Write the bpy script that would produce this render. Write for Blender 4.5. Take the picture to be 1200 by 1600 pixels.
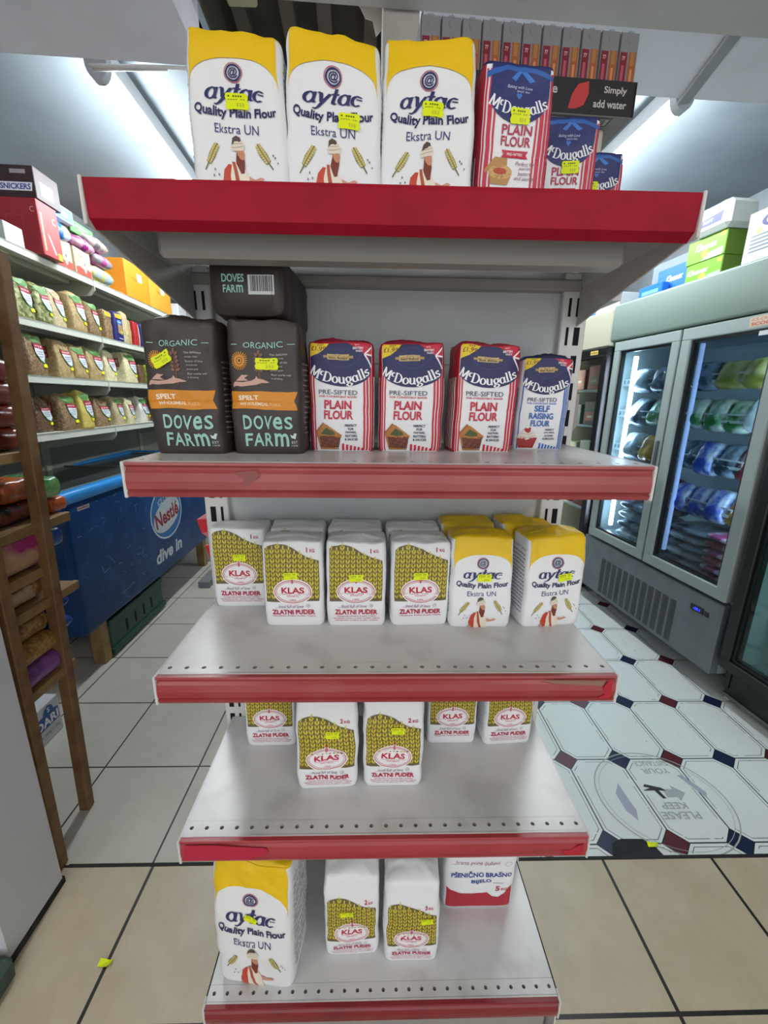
import bpy, bmesh, math, random
from mathutils import Vector, Matrix, noise
from mathutils.geometry import tessellate_polygon
random.seed(7)
for o in list(bpy.data.objects):
    bpy.data.objects.remove(o)
scn = bpy.context.scene
COL = scn.collection

# ------------------------------------------------------------------ camera
CP = Vector((-.0243, -.5306, 1.2841)); PI, YA, RO, F = .2599, -.026, .0127, 658.86
r0 = Vector((math.cos(YA), math.sin(YA), 0))
f0 = Vector((-math.sin(YA)*math.cos(PI), math.cos(YA)*math.cos(PI), -math.sin(PI)))
u0 = Vector((-math.sin(YA)*math.sin(PI), math.cos(YA)*math.sin(PI), math.cos(PI)))
Rv = r0*math.cos(RO) + u0*math.sin(RO)
Uv = u0*math.cos(RO) - r0*math.sin(RO)
cd = bpy.data.cameras.new('camera'); cam = bpy.data.objects.new('camera', cd); COL.objects.link(cam)
cam.matrix_world = Matrix(((Rv.x, Uv.x, -f0.x, CP.x), (Rv.y, Uv.y, -f0.y, CP.y), (Rv.z, Uv.z, -f0.z, CP.z), (0, 0, 0, 1)))
cd.sensor_fit = 'VERTICAL'; cd.sensor_height = 36; cd.lens = F/1600*36; cd.clip_start = .01
scn.camera = cam
# ------------------------------------------------------------------ world, exposure
w = bpy.data.worlds.new('world'); scn.world = w; w.use_nodes = True
bg = w.node_tree.nodes['Background']; bg.inputs[0].default_value = (.93, .97, 1, 1); bg.inputs[1].default_value = 1.6
scn.view_settings.view_transform = 'Standard'; scn.view_settings.look = 'None'
scn.view_settings.gamma = 1; scn.view_settings.use_curve_mapping = False
scn.view_settings.exposure = 0.12
TUBE = 78.0          # emission of the ceiling tubes
TUBE_BACK = 29.0      # tubes behind the viewer
FRIDGE_TUBE = 48.0

# ------------------------------------------------------------------ materials
def lin(h):
    h = h.lstrip('#'); c = [int(h[i:i+2], 16)/255 for i in (0, 2, 4)]
    return tuple(x/12.92 if x <= .04045 else ((x+.055)/1.055)**2.4 for x in c) + (1,)
MATS = {}
def mat(name, hexc, rough=.5, metal=0, hex2=None, scale=8, lo=.45, hi=.65, bump=0, bscale=60, spec=.5, detail=4):
    if name in MATS: return MATS[name]
    m = bpy.data.materials.new(name); m.use_nodes = True; N = m.node_tree.nodes; L = m.node_tree.links
    b = N['Principled BSDF']; b.inputs['Base Color'].default_value = lin(hexc)
    b.inputs['Roughness'].default_value = rough; b.inputs['Metallic'].default_value = metal
    b.inputs['Specular IOR Level'].default_value = spec
    tc = N.new('ShaderNodeTexCoord')
    if hex2:
        n = N.new('ShaderNodeTexNoise'); n.inputs['Scale'].default_value = scale; n.inputs['Detail'].default_value = detail
        L.new(tc.outputs['Object'], n.inputs['Vector'])
        r = N.new('ShaderNodeMapRange'); r.inputs[1].default_value = lo; r.inputs[2].default_value = hi
        L.new(n.outputs['Fac'], r.inputs[0])
        x = N.new('ShaderNodeMix'); x.data_type = 'RGBA'; x.inputs[6].default_value = lin(hexc); x.inputs[7].default_value = lin(hex2)
        L.new(r.outputs[0], x.inputs[0]); L.new(x.outputs[2], b.inputs['Base Color'])
    if bump:
        n = N.new('ShaderNodeTexNoise'); n.inputs['Scale'].default_value = bscale; n.inputs['Detail'].default_value = 3
        L.new(tc.outputs['Object'], n.inputs['Vector'])
        bp = N.new('ShaderNodeBump'); bp.inputs['Strength'].default_value = bump; bp.inputs['Distance'].default_value = .004
        L.new(n.outputs['Fac'], bp.inputs['Height']); L.new(bp.outputs[0], b.inputs['Normal'])
    MATS[name] = m; return m
def pm(h):  # printed ink
    return mat('ink_'+h.lstrip('#'), h, .5)
def emis(name, hexc, s):
    m = bpy.data.materials.new(name); m.use_nodes = True; N = m.node_tree.nodes; L = m.node_tree.links
    b = N['Principled BSDF']; b.inputs['Base Color'].default_value = lin(hexc)
    b.inputs['Emission Color'].default_value = lin(hexc); b.inputs['Emission Strength'].default_value = s
    return m
def speckle(name, c1, c2, c3, scale=160, rough=.3):   # dry goods behind clear film
    if name in MATS: return MATS[name]
    m = bpy.data.materials.new(name); m.use_nodes = True; N = m.node_tree.nodes; L = m.node_tree.links
    b = N['Principled BSDF']; b.inputs['Roughness'].default_value = rough
    tc = N.new('ShaderNodeTexCoord'); v = N.new('ShaderNodeTexVoronoi'); v.inputs['Scale'].default_value = scale
    L.new(tc.outputs['Object'], v.inputs['Vector'])
    s = N.new('ShaderNodeSeparateColor'); L.new(v.outputs['Color'], s.inputs[0])
    r = N.new('ShaderNodeValToRGB'); e = r.color_ramp.elements
    e[0].color = lin(c1); e[1].color = lin(c3); k = e.new(.5); k.color = lin(c2)
    L.new(s.outputs[0], r.inputs[0]); L.new(r.outputs[0], b.inputs['Base Color'])
    n = N.new('ShaderNodeTexNoise'); n.inputs['Scale'].default_value = 35; L.new(tc.outputs['Object'], n.inputs['Vector'])
    bp = N.new('ShaderNodeBump'); bp.inputs['Strength'].default_value = .5; bp.inputs['Distance'].default_value = .006
    L.new(n.outputs['Fac'], bp.inputs['Height']); L.new(bp.outputs[0], b.inputs['Normal'])
    MATS[name] = m; return m
def glass(name, tint='#dfeaea', k=.1):
    if name in MATS: return MATS[name]
    m = bpy.data.materials.new(name); m.use_nodes = True; N = m.node_tree.nodes; L = m.node_tree.links
    N.clear(); o = N.new('ShaderNodeOutputMaterial'); t = N.new('ShaderNodeBsdfTransparent'); t.inputs[0].default_value = lin(tint)
    g = N.new('ShaderNodeBsdfGlossy'); g.inputs['Roughness'].default_value = .03
    lw = N.new('ShaderNodeLayerWeight'); lw.inputs[0].default_value = .5
    pw = N.new('ShaderNodeMath'); pw.operation = 'POWER'; pw.inputs[1].default_value = 4; L.new(lw.outputs['Facing'], pw.inputs[0])
    fr = N.new('ShaderNodeMath'); fr.operation = 'MULTIPLY_ADD'; fr.inputs[1].default_value = .6; fr.inputs[2].default_value = .035; L.new(pw.outputs[0], fr.inputs[0])
    mx = N.new('ShaderNodeMixShader'); L.new(fr.outputs[0], mx.inputs[0]); L.new(t.outputs[0], mx.inputs[1]); L.new(g.outputs[0], mx.inputs[2])
    L.new(mx.outputs[0], o.inputs[0]); MATS[name] = m; return m

# ------------------------------------------------------------------ object helpers
def tag(o, label=None, cat=None, group=None, kind=None):
    if label: o['label'] = label
    if cat: o['category'] = cat
    if group: o['group'] = group
    if kind: o['kind'] = kind
    return o
def empty(name, loc=(0, 0, 0), rz=0, rot=None):
    o = bpy.data.objects.new(name, None); COL.objects.link(o); o.location = loc
    o.rotation_euler = rot if rot else (0, 0, rz); o.empty_display_size = .05
    return o
def link(name, me, parent=None, loc=None, rz=0):
    o = bpy.data.objects.new(name, me); COL.objects.link(o)
    if parent: o.parent = parent
    if loc: o.location = loc
    if rz: o.rotation_euler = (0, 0, rz)
    return o
class MB:
    def __init__(s): s.v = []; s.f = []; s.m = []; s.sm = []; s.mats = []
    def mi(s, m):
        if m not in s.mats: s.mats.append(m)
        return s.mats.index(m)
    def add(s, vs, fs, m, smooth=False):
        k = len(s.v); i = s.mi(m); s.v += [tuple(v) for v in vs]
        for f in fs: s.f.append([k+j for j in f]); s.m.append(i); s.sm.append(smooth)
        return s
    def box(s, x0, x1, y0, y1, z0, z1, m, bev=0, seg=1, M=None):
        bm = bmesh.new(); bmesh.ops.create_cube(bm, size=1)
        for v in bm.verts: v.co = Vector(((x0+x1)/2+v.co.x*(x1-x0), (y0+y1)/2+v.co.y*(y1-y0), (z0+z1)/2+v.co.z*(z1-z0)))
        if bev: bmesh.ops.bevel(bm, geom=list(bm.edges), offset=bev, segments=seg, affect='EDGES', profile=.5)
        if M: bmesh.ops.transform(bm, matrix=M, verts=bm.verts)
        bm.verts.index_update()
        s.add([v.co[:] for v in bm.verts], [[v.index for v in f.verts] for f in bm.faces], m, seg > 1); bm.free(); return s
    def prism(s, poly, M, depth, m, smooth=False):   # polygon in local xy extruded along +z by depth, placed by M
        n = len(poly); a = [M @ Vector((p[0], p[1], 0)) for p in poly]; b = [M @ Vector((p[0], p[1], depth)) for p in poly]
        tr = tessellate_polygon([[Vector((p[0], p[1], 0)) for p in poly]])
        s.add(a+b, [list(t)[::-1] for t in tr]+[[n+i for i in t] for t in tr], m)
        s.add(a+b, [[i, (i+1) % n, n+(i+1) % n, n+i] for i in range(n)], m, smooth); return s
    def tube(s, path, r, m, n=10, cap=True):
        P = [Vector(p) for p in path]; vs = []; fs = []
        for i, p in enumerate(P):
            t = (P[min(i+1, len(P)-1)]-P[max(i-1, 0)]).normalized()
            a = t.cross(Vector((0, 0, 1)) if abs(t.z) < .9 else Vector((1, 0, 0))).normalized(); b = t.cross(a)
            vs += [p+r*(a*math.cos(2*math.pi*k/n)+b*math.sin(2*math.pi*k/n)) for k in range(n)]
        for i in range(len(P)-1):
            for k in range(n): fs.append([i*n+k, i*n+(k+1) % n, (i+1)*n+(k+1) % n, (i+1)*n+k])
        if cap: fs += [list(range(n))[::-1], [(len(P)-1)*n+k for k in range(n)]]
        return s.add(vs, fs, m, True)
    def build(s, name, parent=None, loc=None, rz=0):
        me = bpy.data.meshes.new(name); me.from_pydata(s.v, [], s.f)
        for m in s.mats: me.materials.append(m)
        for p, i, q in zip(me.polygons, s.m, s.sm): p.material_index = i; p.use_smooth = q
        bm = bmesh.new(); bm.from_mesh(me); bmesh.ops.recalc_face_normals(bm, faces=bm.faces); bm.to_mesh(me); bm.free()
        return link(name, me, parent, loc, rz)
def bx(name, x0, x1, y0, y1, z0, z1, m, parent=None, bev=0, seg=1):
    return MB().box(x0, x1, y0, y1, z0, z1, m, bev, seg).build(name, parent)
def struct(o): o['kind'] = 'structure'; return o

# ------------------------------------------------------------------ flat artwork (printing on packs and signs)
TXT = {}
def text_mesh(t, bold=0.0, shear=0.0):
    bold = min(bold, .034)
    k = (t, bold, shear)
    if k in TXT: return TXT[k]
    cu = bpy.data.curves.new('t', 'FONT'); cu.body = t; cu.size = 1; cu.offset = bold; cu.shear = shear
    cu.resolution_u = 3; cu.fill_mode = 'FRONT'
    ob = bpy.data.objects.new('t', cu); COL.objects.link(ob)
    me = bpy.data.meshes.new_from_object(ob)
    vs = [(v.co.x, v.co.y) for v in me.vertices]; fs = [list(p.vertices) for p in me.polygons]
    bpy.data.objects.remove(ob); bpy.data.curves.remove(cu); bpy.data.meshes.remove(me)
    if not vs: vs = [(0, 0), (.1, 0), (0, .1)]; fs = [[0, 1, 2]]
    TXT[k] = (vs, fs); return TXT[k]
class Art:
    def __init__(s): s.it = []; s.l = 0
    def up(s): s.l += 1; return s
    def raw(s, vs, fs, c): s.it.append((vs, fs, c, s.l)); return s
    def poly(s, pts, c):
        tr = tessellate_polygon([[Vector((p[0], p[1], 0)) for p in pts]])
        return s.raw(list(pts), [list(t) for t in tr], c)
    def rect(s, x0, x1, y0, y1, c): return s.raw([(x0, y0), (x1, y0), (x1, y1), (x0, y1)], [[0, 1, 2, 3]], c)
    def ell(s, cx, cy, rx, ry, c, n=28, rot=0, a0=0, a1=360):
        p = []
        for i in range(n):
            a = math.radians(a0+(a1-a0)*i/n); x, y = rx*math.cos(a), ry*math.sin(a)
            p.append((cx+x*math.cos(rot)-y*math.sin(rot), cy+x*math.sin(rot)+y*math.cos(rot)))
        return s.poly(p, c)
    def ring(s, cx, cy, rx, ry, t, c, n=36, a0=0, a1=360):
        vs = []; fs = []; 
        for i in range(n+1):
            a = math.radians(a0+(a1-a0)*i/n)
            vs += [(cx+rx*math.cos(a), cy+ry*math.sin(a)), (cx+(rx-t)*math.cos(a), cy+(ry-t)*math.sin(a))]
        for i in range(n): fs.append([2*i, 2*i+2, 2*i+3, 2*i+1])
        return s.raw(vs, fs, c)
    def line(s, pts, t, c):
        for (a, b) in zip(pts, pts[1:]):
            d = Vector((b[0]-a[0], b[1]-a[1])); 
            if d.length < 1e-9: continue
            n = Vector((-d.y, d.x)).normalized()*t/2
            s.raw([(a[0]+n.x, a[1]+n.y), (a[0]-n.x, a[1]-n.y), (b[0]-n.x, b[1]-n.y), (b[0]+n.x, b[1]+n.y)], [[0, 1, 2, 3]], c)
        return s
    def text(s, t, cx, cy, c, w=None, h=None, bold=.0, shear=0., arc=None, rot=0, align='C'):
        vs, fs = text_mesh(t, bold, shear)
        x0 = min(v[0] for v in vs); x1 = max(v[0] for v in vs); y0 = min(v[1] for v in vs); y1 = max(v[1] for v in vs)
        W, H = x1-x0, max(y1-y0, 1e-6)
        if w and h: sx, sy = w/W, h/H
        elif w: sx = sy = w/W
        else: sx = sy = h/H
        out = []
        for x, y in vs:
            dx = (x-(x0+x1)/2)*sx; dy = (y-(y0+y1)/2)*sy
            if align == 'L': dx += W*sx/2
            if arc: X = (arc-dy)*math.sin(dx/arc); Y = arc-(arc-dy)*math.cos(dx/arc)
            else: X, Y = dx, dy
            if rot: X, Y = X*math.cos(rot)-Y*math.sin(rot), X*math.sin(rot)+Y*math.cos(rot)
            out.append((cx+X, cy+Y))
        return s.raw(out, fs, c)
    def nib(s, word, cx, cz, w, h, c, hx=.11, hy=.035, shear=0., arc=None):
        """broad-nib lettering: thick uprights, thin horizontals, small serifs"""
        E = lambda x, y, rx, ry, a0=0, a1=360, n=16: [(x+rx*math.cos(math.radians(a0+(a1-a0)*i/n)), y+ry*math.sin(math.radians(a0+(a1-a0)*i/n))) for i in range(n+1)]
        G = {'a': (.95, [E(.40, .48, .33, .46), [(.74, .95), (.72, .2), (.78, .04), (.93, .1)]]), 'y': (.95, [[(.02, .9), (.14, .94), (.24, .85), (.42, .1)], [(.86, .92), (.5, .1), (.3, -.32), (.1, -.46), (-.06, -.40)]]),
             't': (.62, [[(.32, 1.38), (.28, .22), (.36, .03), (.55, .08)], [(.02, .93), (.6, .93)]]), 'c': (.80, [E(.42, .48, .34, .46, 48, 312)]),
             'M': (1.5, [[(.15, 0), (.22, 1.38)], [(.22, 1.38), (.72, .12)], [(.72, .12), (1.22, 1.38)], [(1.22, 1.38), (1.3, 0)], [(-.04, .02), (.36, .02)], [(1.08, .02), (1.5, .02)], [(.05, 1.36), (.3, 1.36)], [(1.14, 1.36), (1.4, 1.36)]]),
             'k': (.55, [E(.26, .98, .20, .30, 48, 312)]), 'D': (1.25, [[(.22, 0), (.22, 1.38)], [(.02, .02), (.5, .02)]+E(.5, .69, .58, .67, -90, 90)+[(.02, 1.36)]]),
             'o': (.92, [E(.45, .48, .35, .46)]), 'u': (1.0, [[(.0, .93), (.18, .93), (.18, .25), (.30, .05), (.5, .04), (.74, .25)], [(.60, .93), (.75, .93), (.75, .03), (.95, .03)]]),
             'g': (.92, [E(.42, .58, .30, .36), [(.62, .86), (.86, .92)], [(.26, .28), (.2, .14), (.6, .06), (.78, -.12), (.62, -.36), (.3, -.38), (.12, -.22), (.3, .02)]]),
             'l': (.52, [[(.26, 0), (.26, 1.45)], [(.05, .02), (.48, .02)], [(.06, 1.43), (.26, 1.43)]]), 's': (.72, [[(.60, .72), (.52, .90), (.3, .93), (.14, .76), (.22, .58), (.48, .42), (.60, .22), (.44, .04), (.2, .03), (.08, .22)]])}
        x = 0; paths = []
        for ch in word:
            adv, ps = G[ch]; paths += [[(x+px+shear*py, py) for px, py in p] for p in ps]; x += adv
        W = x; sx = w/W; sz = h/1.38; X0 = W/2
        def M(p):
            dx = (p[0]-X0-shear*.5)*sx; dy = (p[1]-.6)*sz
            if arc: return (cx+(arc-dy)*math.sin(dx/arc), cz+arc-(arc-dy)*math.cos(dx/arc))
            return (cx+dx, cz+dy)
        for p in paths:
            for a, b in zip(p, p[1:]):
                if abs(b[1]-a[1]) > .02: s.raw([M((a[0]-hx, a[1])), M((a[0]+hx, a[1])), M((b[0]+hx, b[1])), M((b[0]-hx, b[1]))], [[0, 1, 2, 3]], c)
                if abs(b[0]-a[0]) > .02: s.raw([M((a[0], a[1]-hy)), M((b[0], b[1]-hy)), M((b[0], b[1]+hy)), M((a[0], a[1]+hy))], [[0, 1, 2, 3]], c)
        return s
    def build(s, name, fn, parent=None, maxlen=None, base=.0005, step=.00012, mesh_only=False):
        V = []; Fc = []; MI = []; mats = []
        for vs, fs, c, l in s.it:
            m = pm(c) if isinstance(c, str) else c
            if m not in mats: mats.append(m)
            mi = mats.index(m)
            if maxlen and len(vs) < 200:
                bm = bmesh.new(); bv = [bm.verts.new((x, y, 0)) for x, y in vs]
                for f in fs:
                    try: bm.faces.new([bv[i] for i in f])
                    except ValueError: pass
                for _ in range(7):
                    e = [e for e in bm.edges if e.calc_length() > maxlen]
                    if not e: break
                    bmesh.ops.subdivide_edges(bm, edges=e, cuts=1)
                    bmesh.ops.triangulate(bm, faces=[f for f in bm.faces if len(f.verts) > 3])
                bm.verts.index_update()
                vs = [(v.co.x, v.co.y) for v in bm.verts]; fs = [[v.index for v in f.verts] for f in bm.faces]; bm.free()
            k = len(V); off = base+step*l
            V += [tuple(fn(x, y, off)) for x, y in vs]
            for f in fs: Fc.append([k+i for i in f]); MI.append(mi)
        me = bpy.data.meshes.new(name); me.from_pydata(V, [], Fc)
        for m in mats: me.materials.append(m)
        for p, i in zip(me.polygons, MI): p.material_index = i
        me.update()
        if mesh_only: return me
        return link(name, me, parent)
def plane_fn(O, R, U):
    O = Vector(O); R = Vector(R).normalized(); U = Vector(U).normalized(); N = R.cross(U)
    return lambda x, y, off: O+R*x+U*y+N*off

# ------------------------------------------------------------------ flour bag body
class Bag:
    """paper bag: rounded block with folded top; S() gives any point of its skin"""
    def __init__(s, w, d, h, seed=0, taper=.0, bulge=.03, lean=0, tilt=0, wr=.0016, n=9, crease=.4, puff=.004, shear=0):
        s.w, s.d, s.h, s.seed, s.taper, s.bulge, s.lean, s.tilt, s.wr, s.n, s.crease, s.puff, s.shear = w, d, h, seed, taper, bulge, lean, tilt, wr, n, crease, puff, shear
    def S(s, p, q, t, r=1.0):
        nm = (abs(p)**s.n+abs(q)**s.n)**(1/s.n) if max(abs(p), abs(q)) > .999 else 1
        rf = 1.0
        if t > .95: rf -= .035*((t-.95)/.05)**2
        if t < .05: rf -= .04*(1-t/.05)**2
        k = (1-s.taper*t)*rf*(1+s.bulge*(4*t*(1-t)-.5)*.6)
        a = s.w/2*k; b = s.d/2*(1-s.taper*t)*rf*(1+s.bulge*2*(4*t*(1-t)-.5))
        x, y, z = a*p*r/nm, b*q*r/nm, s.h*t*(1+s.tilt*p)
        x += s.shear*t; y += s.lean*t*t
        sd = Vector((s.seed*3.7, s.seed*1.3, s.seed*7.1)); env = min(1, t*5+.1)
        e = noise.noise_vector(Vector((x, y, z))*26+sd)*s.wr + noise.noise_vector(Vector((x, y, z))*75+sd)*s.wr*.35
        cr = abs(t-s.crease)
        y += .0009*(1 if q < 0 else -1)*math.exp(-(cr/.012)**2)
        return Vector((x+e.x*env, y+e.y*env, z+e.z*env*(.6+1.6*max(0, t-.8)*5) if t > .02 else z))
    def body_mesh(s, name, m_front, m_side, m_top, nf=20, ns=12, nt=30, yellow=None):
        per = []
        def seg(a, b, n, tg):
            for i in range(n):
                u = i/n; u = (1-math.cos(math.pi*u))/2*.5+u*.5
                per.append((a[0]+(b[0]-a[0])*u, a[1]+(b[1]-a[1])*u, tg))
        seg((-1, -1), (1, -1), nf, 'f'); seg((1, -1), (1, 1), ns, 's'); seg((1, 1), (-1, 1), nf, 'f'); seg((-1, 1), (-1, -1), ns, 's')
        n = len(per); ts = [0, .012, .03]+[.05+.9*i/nt for i in range(nt+1)]+[.965, .98, .992, 1.0]
        V = []; Fc = []; MI = []; mats = [m_front, m_side, m_top]
        for t in ts: V += [s.S(p, q, t) for p, q, _ in per]
        for i in range(len(ts)-1):
            for j in range(n):
                Fc.append([i*n+j, i*n+(j+1) % n, (i+1)*n+(j+1) % n, (i+1)*n+j])
                tg = per[j][2]; MI.append(2 if (ts[i] > .965) else (0 if tg == 'f' else 1))
        last = (len(ts)-1)*n
        for r in (.86, .68, .48, .28, .12):
            k = len(V)
            for p, q, _ in per:
                v = s.S(p, q, 1.0, r); nn = (abs(p)**s.n+abs(q)**s.n)**(1/s.n)
                fold = .004*math.exp(-((q*r/nn+.15)/.10)**2)   # folded-over flap
                v.z += s.puff*(1-r*r)+fold; V.append(v)
            for j in range(n): Fc.append([last+j, last+(j+1) % n, k+(j+1) % n, k+j]); MI.append(2)
            last = k
        Fc.append([last+j for j in range(n)]); MI.append(2)
        Fc.append(list(range(n))[::-1]); MI.append(0)
        me = bpy.data.meshes.new(name); me.from_pydata(V, [], Fc)
        for m in mats: me.materials.append(m)
        for p, i in zip(me.polygons, MI): p.material_index = i; p.use_smooth = True
        me.update(); return me
    def front(s, x, z, off):
        v = s.S(max(-.999, min(.999, 2*x/s.w)), -1, max(0, min(1, z/s.h))); v.y -= off; return v
    def side(s, sgn):
        def fn(x, z, off):
            q = (2*x/s.d)*(1 if sgn > 0 else -1)
            v = s.S(sgn, max(-.999, min(.999, q)), max(0, min(1, z/s.h))); v.x += sgn*off; return v
        return fn

NEON = mat('neon_label', '#e4f21a', .5); NEON.node_tree.nodes['Principled BSDF'].inputs['Specular IOR Level'].default_value = .3
def sticker_art(cx, cz, rot=0, w=.022, h=.0115, price=True):
    a = Art(); pts = []
    n = 6
    for i in range(n+1): pts.append((-w/2+w*i/n, -h/2-(.0004 if i % 2 else 0)))
    pts += [(w/2+.0012, -h/4), (w/2-.0002, 0), (w/2+.0012, h/4)]
    for i in range(n+1): pts.append((w/2-w*i/n, h/2+(.0004 if i % 2 else 0)))
    pts += [(-w/2-.0012, h/4), (-w/2+.0002, 0), (-w/2-.0012, -h/4)]
    R = lambda p: (cx+p[0]*math.cos(rot)-p[1]*math.sin(rot), cz+p[0]*math.sin(rot)+p[1]*math.cos(rot))
    a.poly([R(p) for p in pts], NEON); a.up()
    for k in range(7):   # worn, unreadable stamp line
        x = -w*.42+k*w*.12
        for (ya, yb, c) in ((h*.25, h*.36, '#59641a'), (h*.06, h*.13, '#93a020')):
            if (k*7+int(ya*1e5)) % 5 == 0: continue
            a.raw([R((x, ya)), R((x+w*.085, ya)), R((x+w*.085, yb)), R((x, yb))], [[0, 1, 2, 3]], c)
    for k in range(3):
        x = -w*.02+k*w*.13
        a.raw([R((x, -h*.38)), R((x+w*.08, -h*.38)), R((x+w*.08, -h*.12)), R((x, -h*.12))], [[0, 1, 2, 3]], '#c2c91c')
    return a

# ---- printed designs --------------------------------------------------------
NAVY, RED, WHITE = '#232a5c', '#c2183a', '#eef0f2'
def wheat_ear(a, cx, cz, L, ang, c1='#cfc17a', c2='#6f6a32', wd=.3):
    d = Vector((math.cos(ang), math.sin(ang))); nn = Vector((-d.y, d.x))
    P = lambda u, v: (cx+d.x*u*L+nn.x*v*L, cz+d.y*u*L+nn.y*v*L)
    a.poly([P(-.35, .0), P(-.3, .13*wd*3), P(0, .16*wd*3), P(.4, .12*wd*3), P(.5, 0), P(.4, -.12*wd*3), P(0, -.16*wd*3), P(-.3, -.13*wd*3)], c2)
    a.line([P(-.35, 0), P(-.62, 0)], L*.05, c2); a.up()
    for k in range(8):
        u = -.27+k*.095
        for sg in (-1, 1):
            a.poly([P(u-.04, sg*.02), P(u+.0, sg*.12), P(u+.07, sg*.11), P(u+.05, sg*.02)], c1)
    a.l -= 1
def art_aytac(w, h):
    a = Art(); X = lambda f: f*w; Z = lambda f: f*h
    pts = [(-.485, .99), (.485, .99), (.485, .64)]
    for i in range(15):
        th = math.pi*(i/14); pts.append((.485*math.cos(th), .64+.19*math.sin(th)**.8 if 0 < i < 14 else .64))
    pts.append((-.485, .66))
    a.poly([(X(x), Z(z)) for x, z in pts], '#eec408')
    a.up()
    cz = Z(.735)
    a.ring(0, cz, w*.098, w*.098, w*.008, '#b84a5c'); a.ring(0, cz, w*.084, w*.084, w*.018, '#2b2f63'); a.text('@', 0, cz, '#2b2f63', h=w*.105, bold=.02)
    a.nib('aytac', X(.0), Z(.612), w*.60, h*.098, '#2b3366', shear=.25, hx=.135, hy=.06)
    a.line([(X(.24), Z(.615)), (X(.30), Z(.612))], .0012, '#2b3366')
    a.text('Quality Plain Flour', 0, Z(.485), '#23265a', w=w*.86, h=h*.075, bold=.03, arc=w*2.2)
    a.text('Ekstra UN', X(.0), Z(.40), '#3b3f78', w=w*.46, h=h*.055)
    wheat_ear(a, X(-.27), Z(.235), w*.25, math.radians(55)); wheat_ear(a, X(.27), Z(.25), w*.25, math.radians(122))
    for k, (x, z) in enumerate(((-.25, .15), (-.27, .115), (-.22, .12), (.36, .25), (.41, .20), (.38, .235))): a.ell(X(x), Z(z), w*.008, w*.012, '#7d8090', 8)
    # robed man with turban
    a.poly([(X(x), Z(z)) for x, z in ((-.17, .0), (-.19, .07), (-.16, .15), (-.11, .185), (-.04, .18), (.0, .0))], '#c7452f')
    a.poly([(X(x), Z(z)) for x, z in ((-.21, .02), (-.15, .06), (-.13, .0), (-.21, .0))], '#b9a79a')
    a.up()
    a.poly([(X(x), Z(z)) for x, z in ((-.10, .0), (-.10, .12), (-.07, .20), (.02, .19), (.09, .12), (.11, .0))], '#efe3d2')
    a.poly([(X(x), Z(z)) for x, z in ((.09, .12), (.16, .10), (.22, .115), (.255, .105), (.23, .09), (.15, .075), (.10, .08))], '#d49a84')
    a.up()
    a.poly([(X(x), Z(z)) for x, z in ((-.07, .20), (-.04, .20), (.0, .05), (.03, .0), (-.01, .0), (-.05, .08))], '#b6543c')
    a.poly([(X(x), Z(z)) for x, z in ((-.015, .275), (.055, .275), (.06, .20), (.045, .135), (.01, .13), (-.03, .19))], '#7a3424')
    a.up()
    a.poly([(X(x), Z(z)) for x, z in ((-.02, .27), (.055, .275), (.065, .245), (.05, .215), (.02, .22), (-.005, .24))], '#c98d6c')
    a.poly([(X(x), Z(z)) for x, z in ((-.06, .265), (.06, .275), (.075, .305), (.05, .335), (-.03, .325), (-.07, .295))], '#e6dccb')
    a.poly([(X(x), Z(z)) for x, z in ((-.06, .30), (-.045, .345), (-.01, .362), (.03, .352), (.04, .328), (-.02, .32))], '#55463c')
    a.up(); a.line([(X(-.06), Z(.285)), (X(.06), Z(.30))], .0006, '#a89a88'); a.line([(X(-.05), Z(.31)), (X(.05), Z(.318))], .0006, '#a89a88')
    return a
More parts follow.
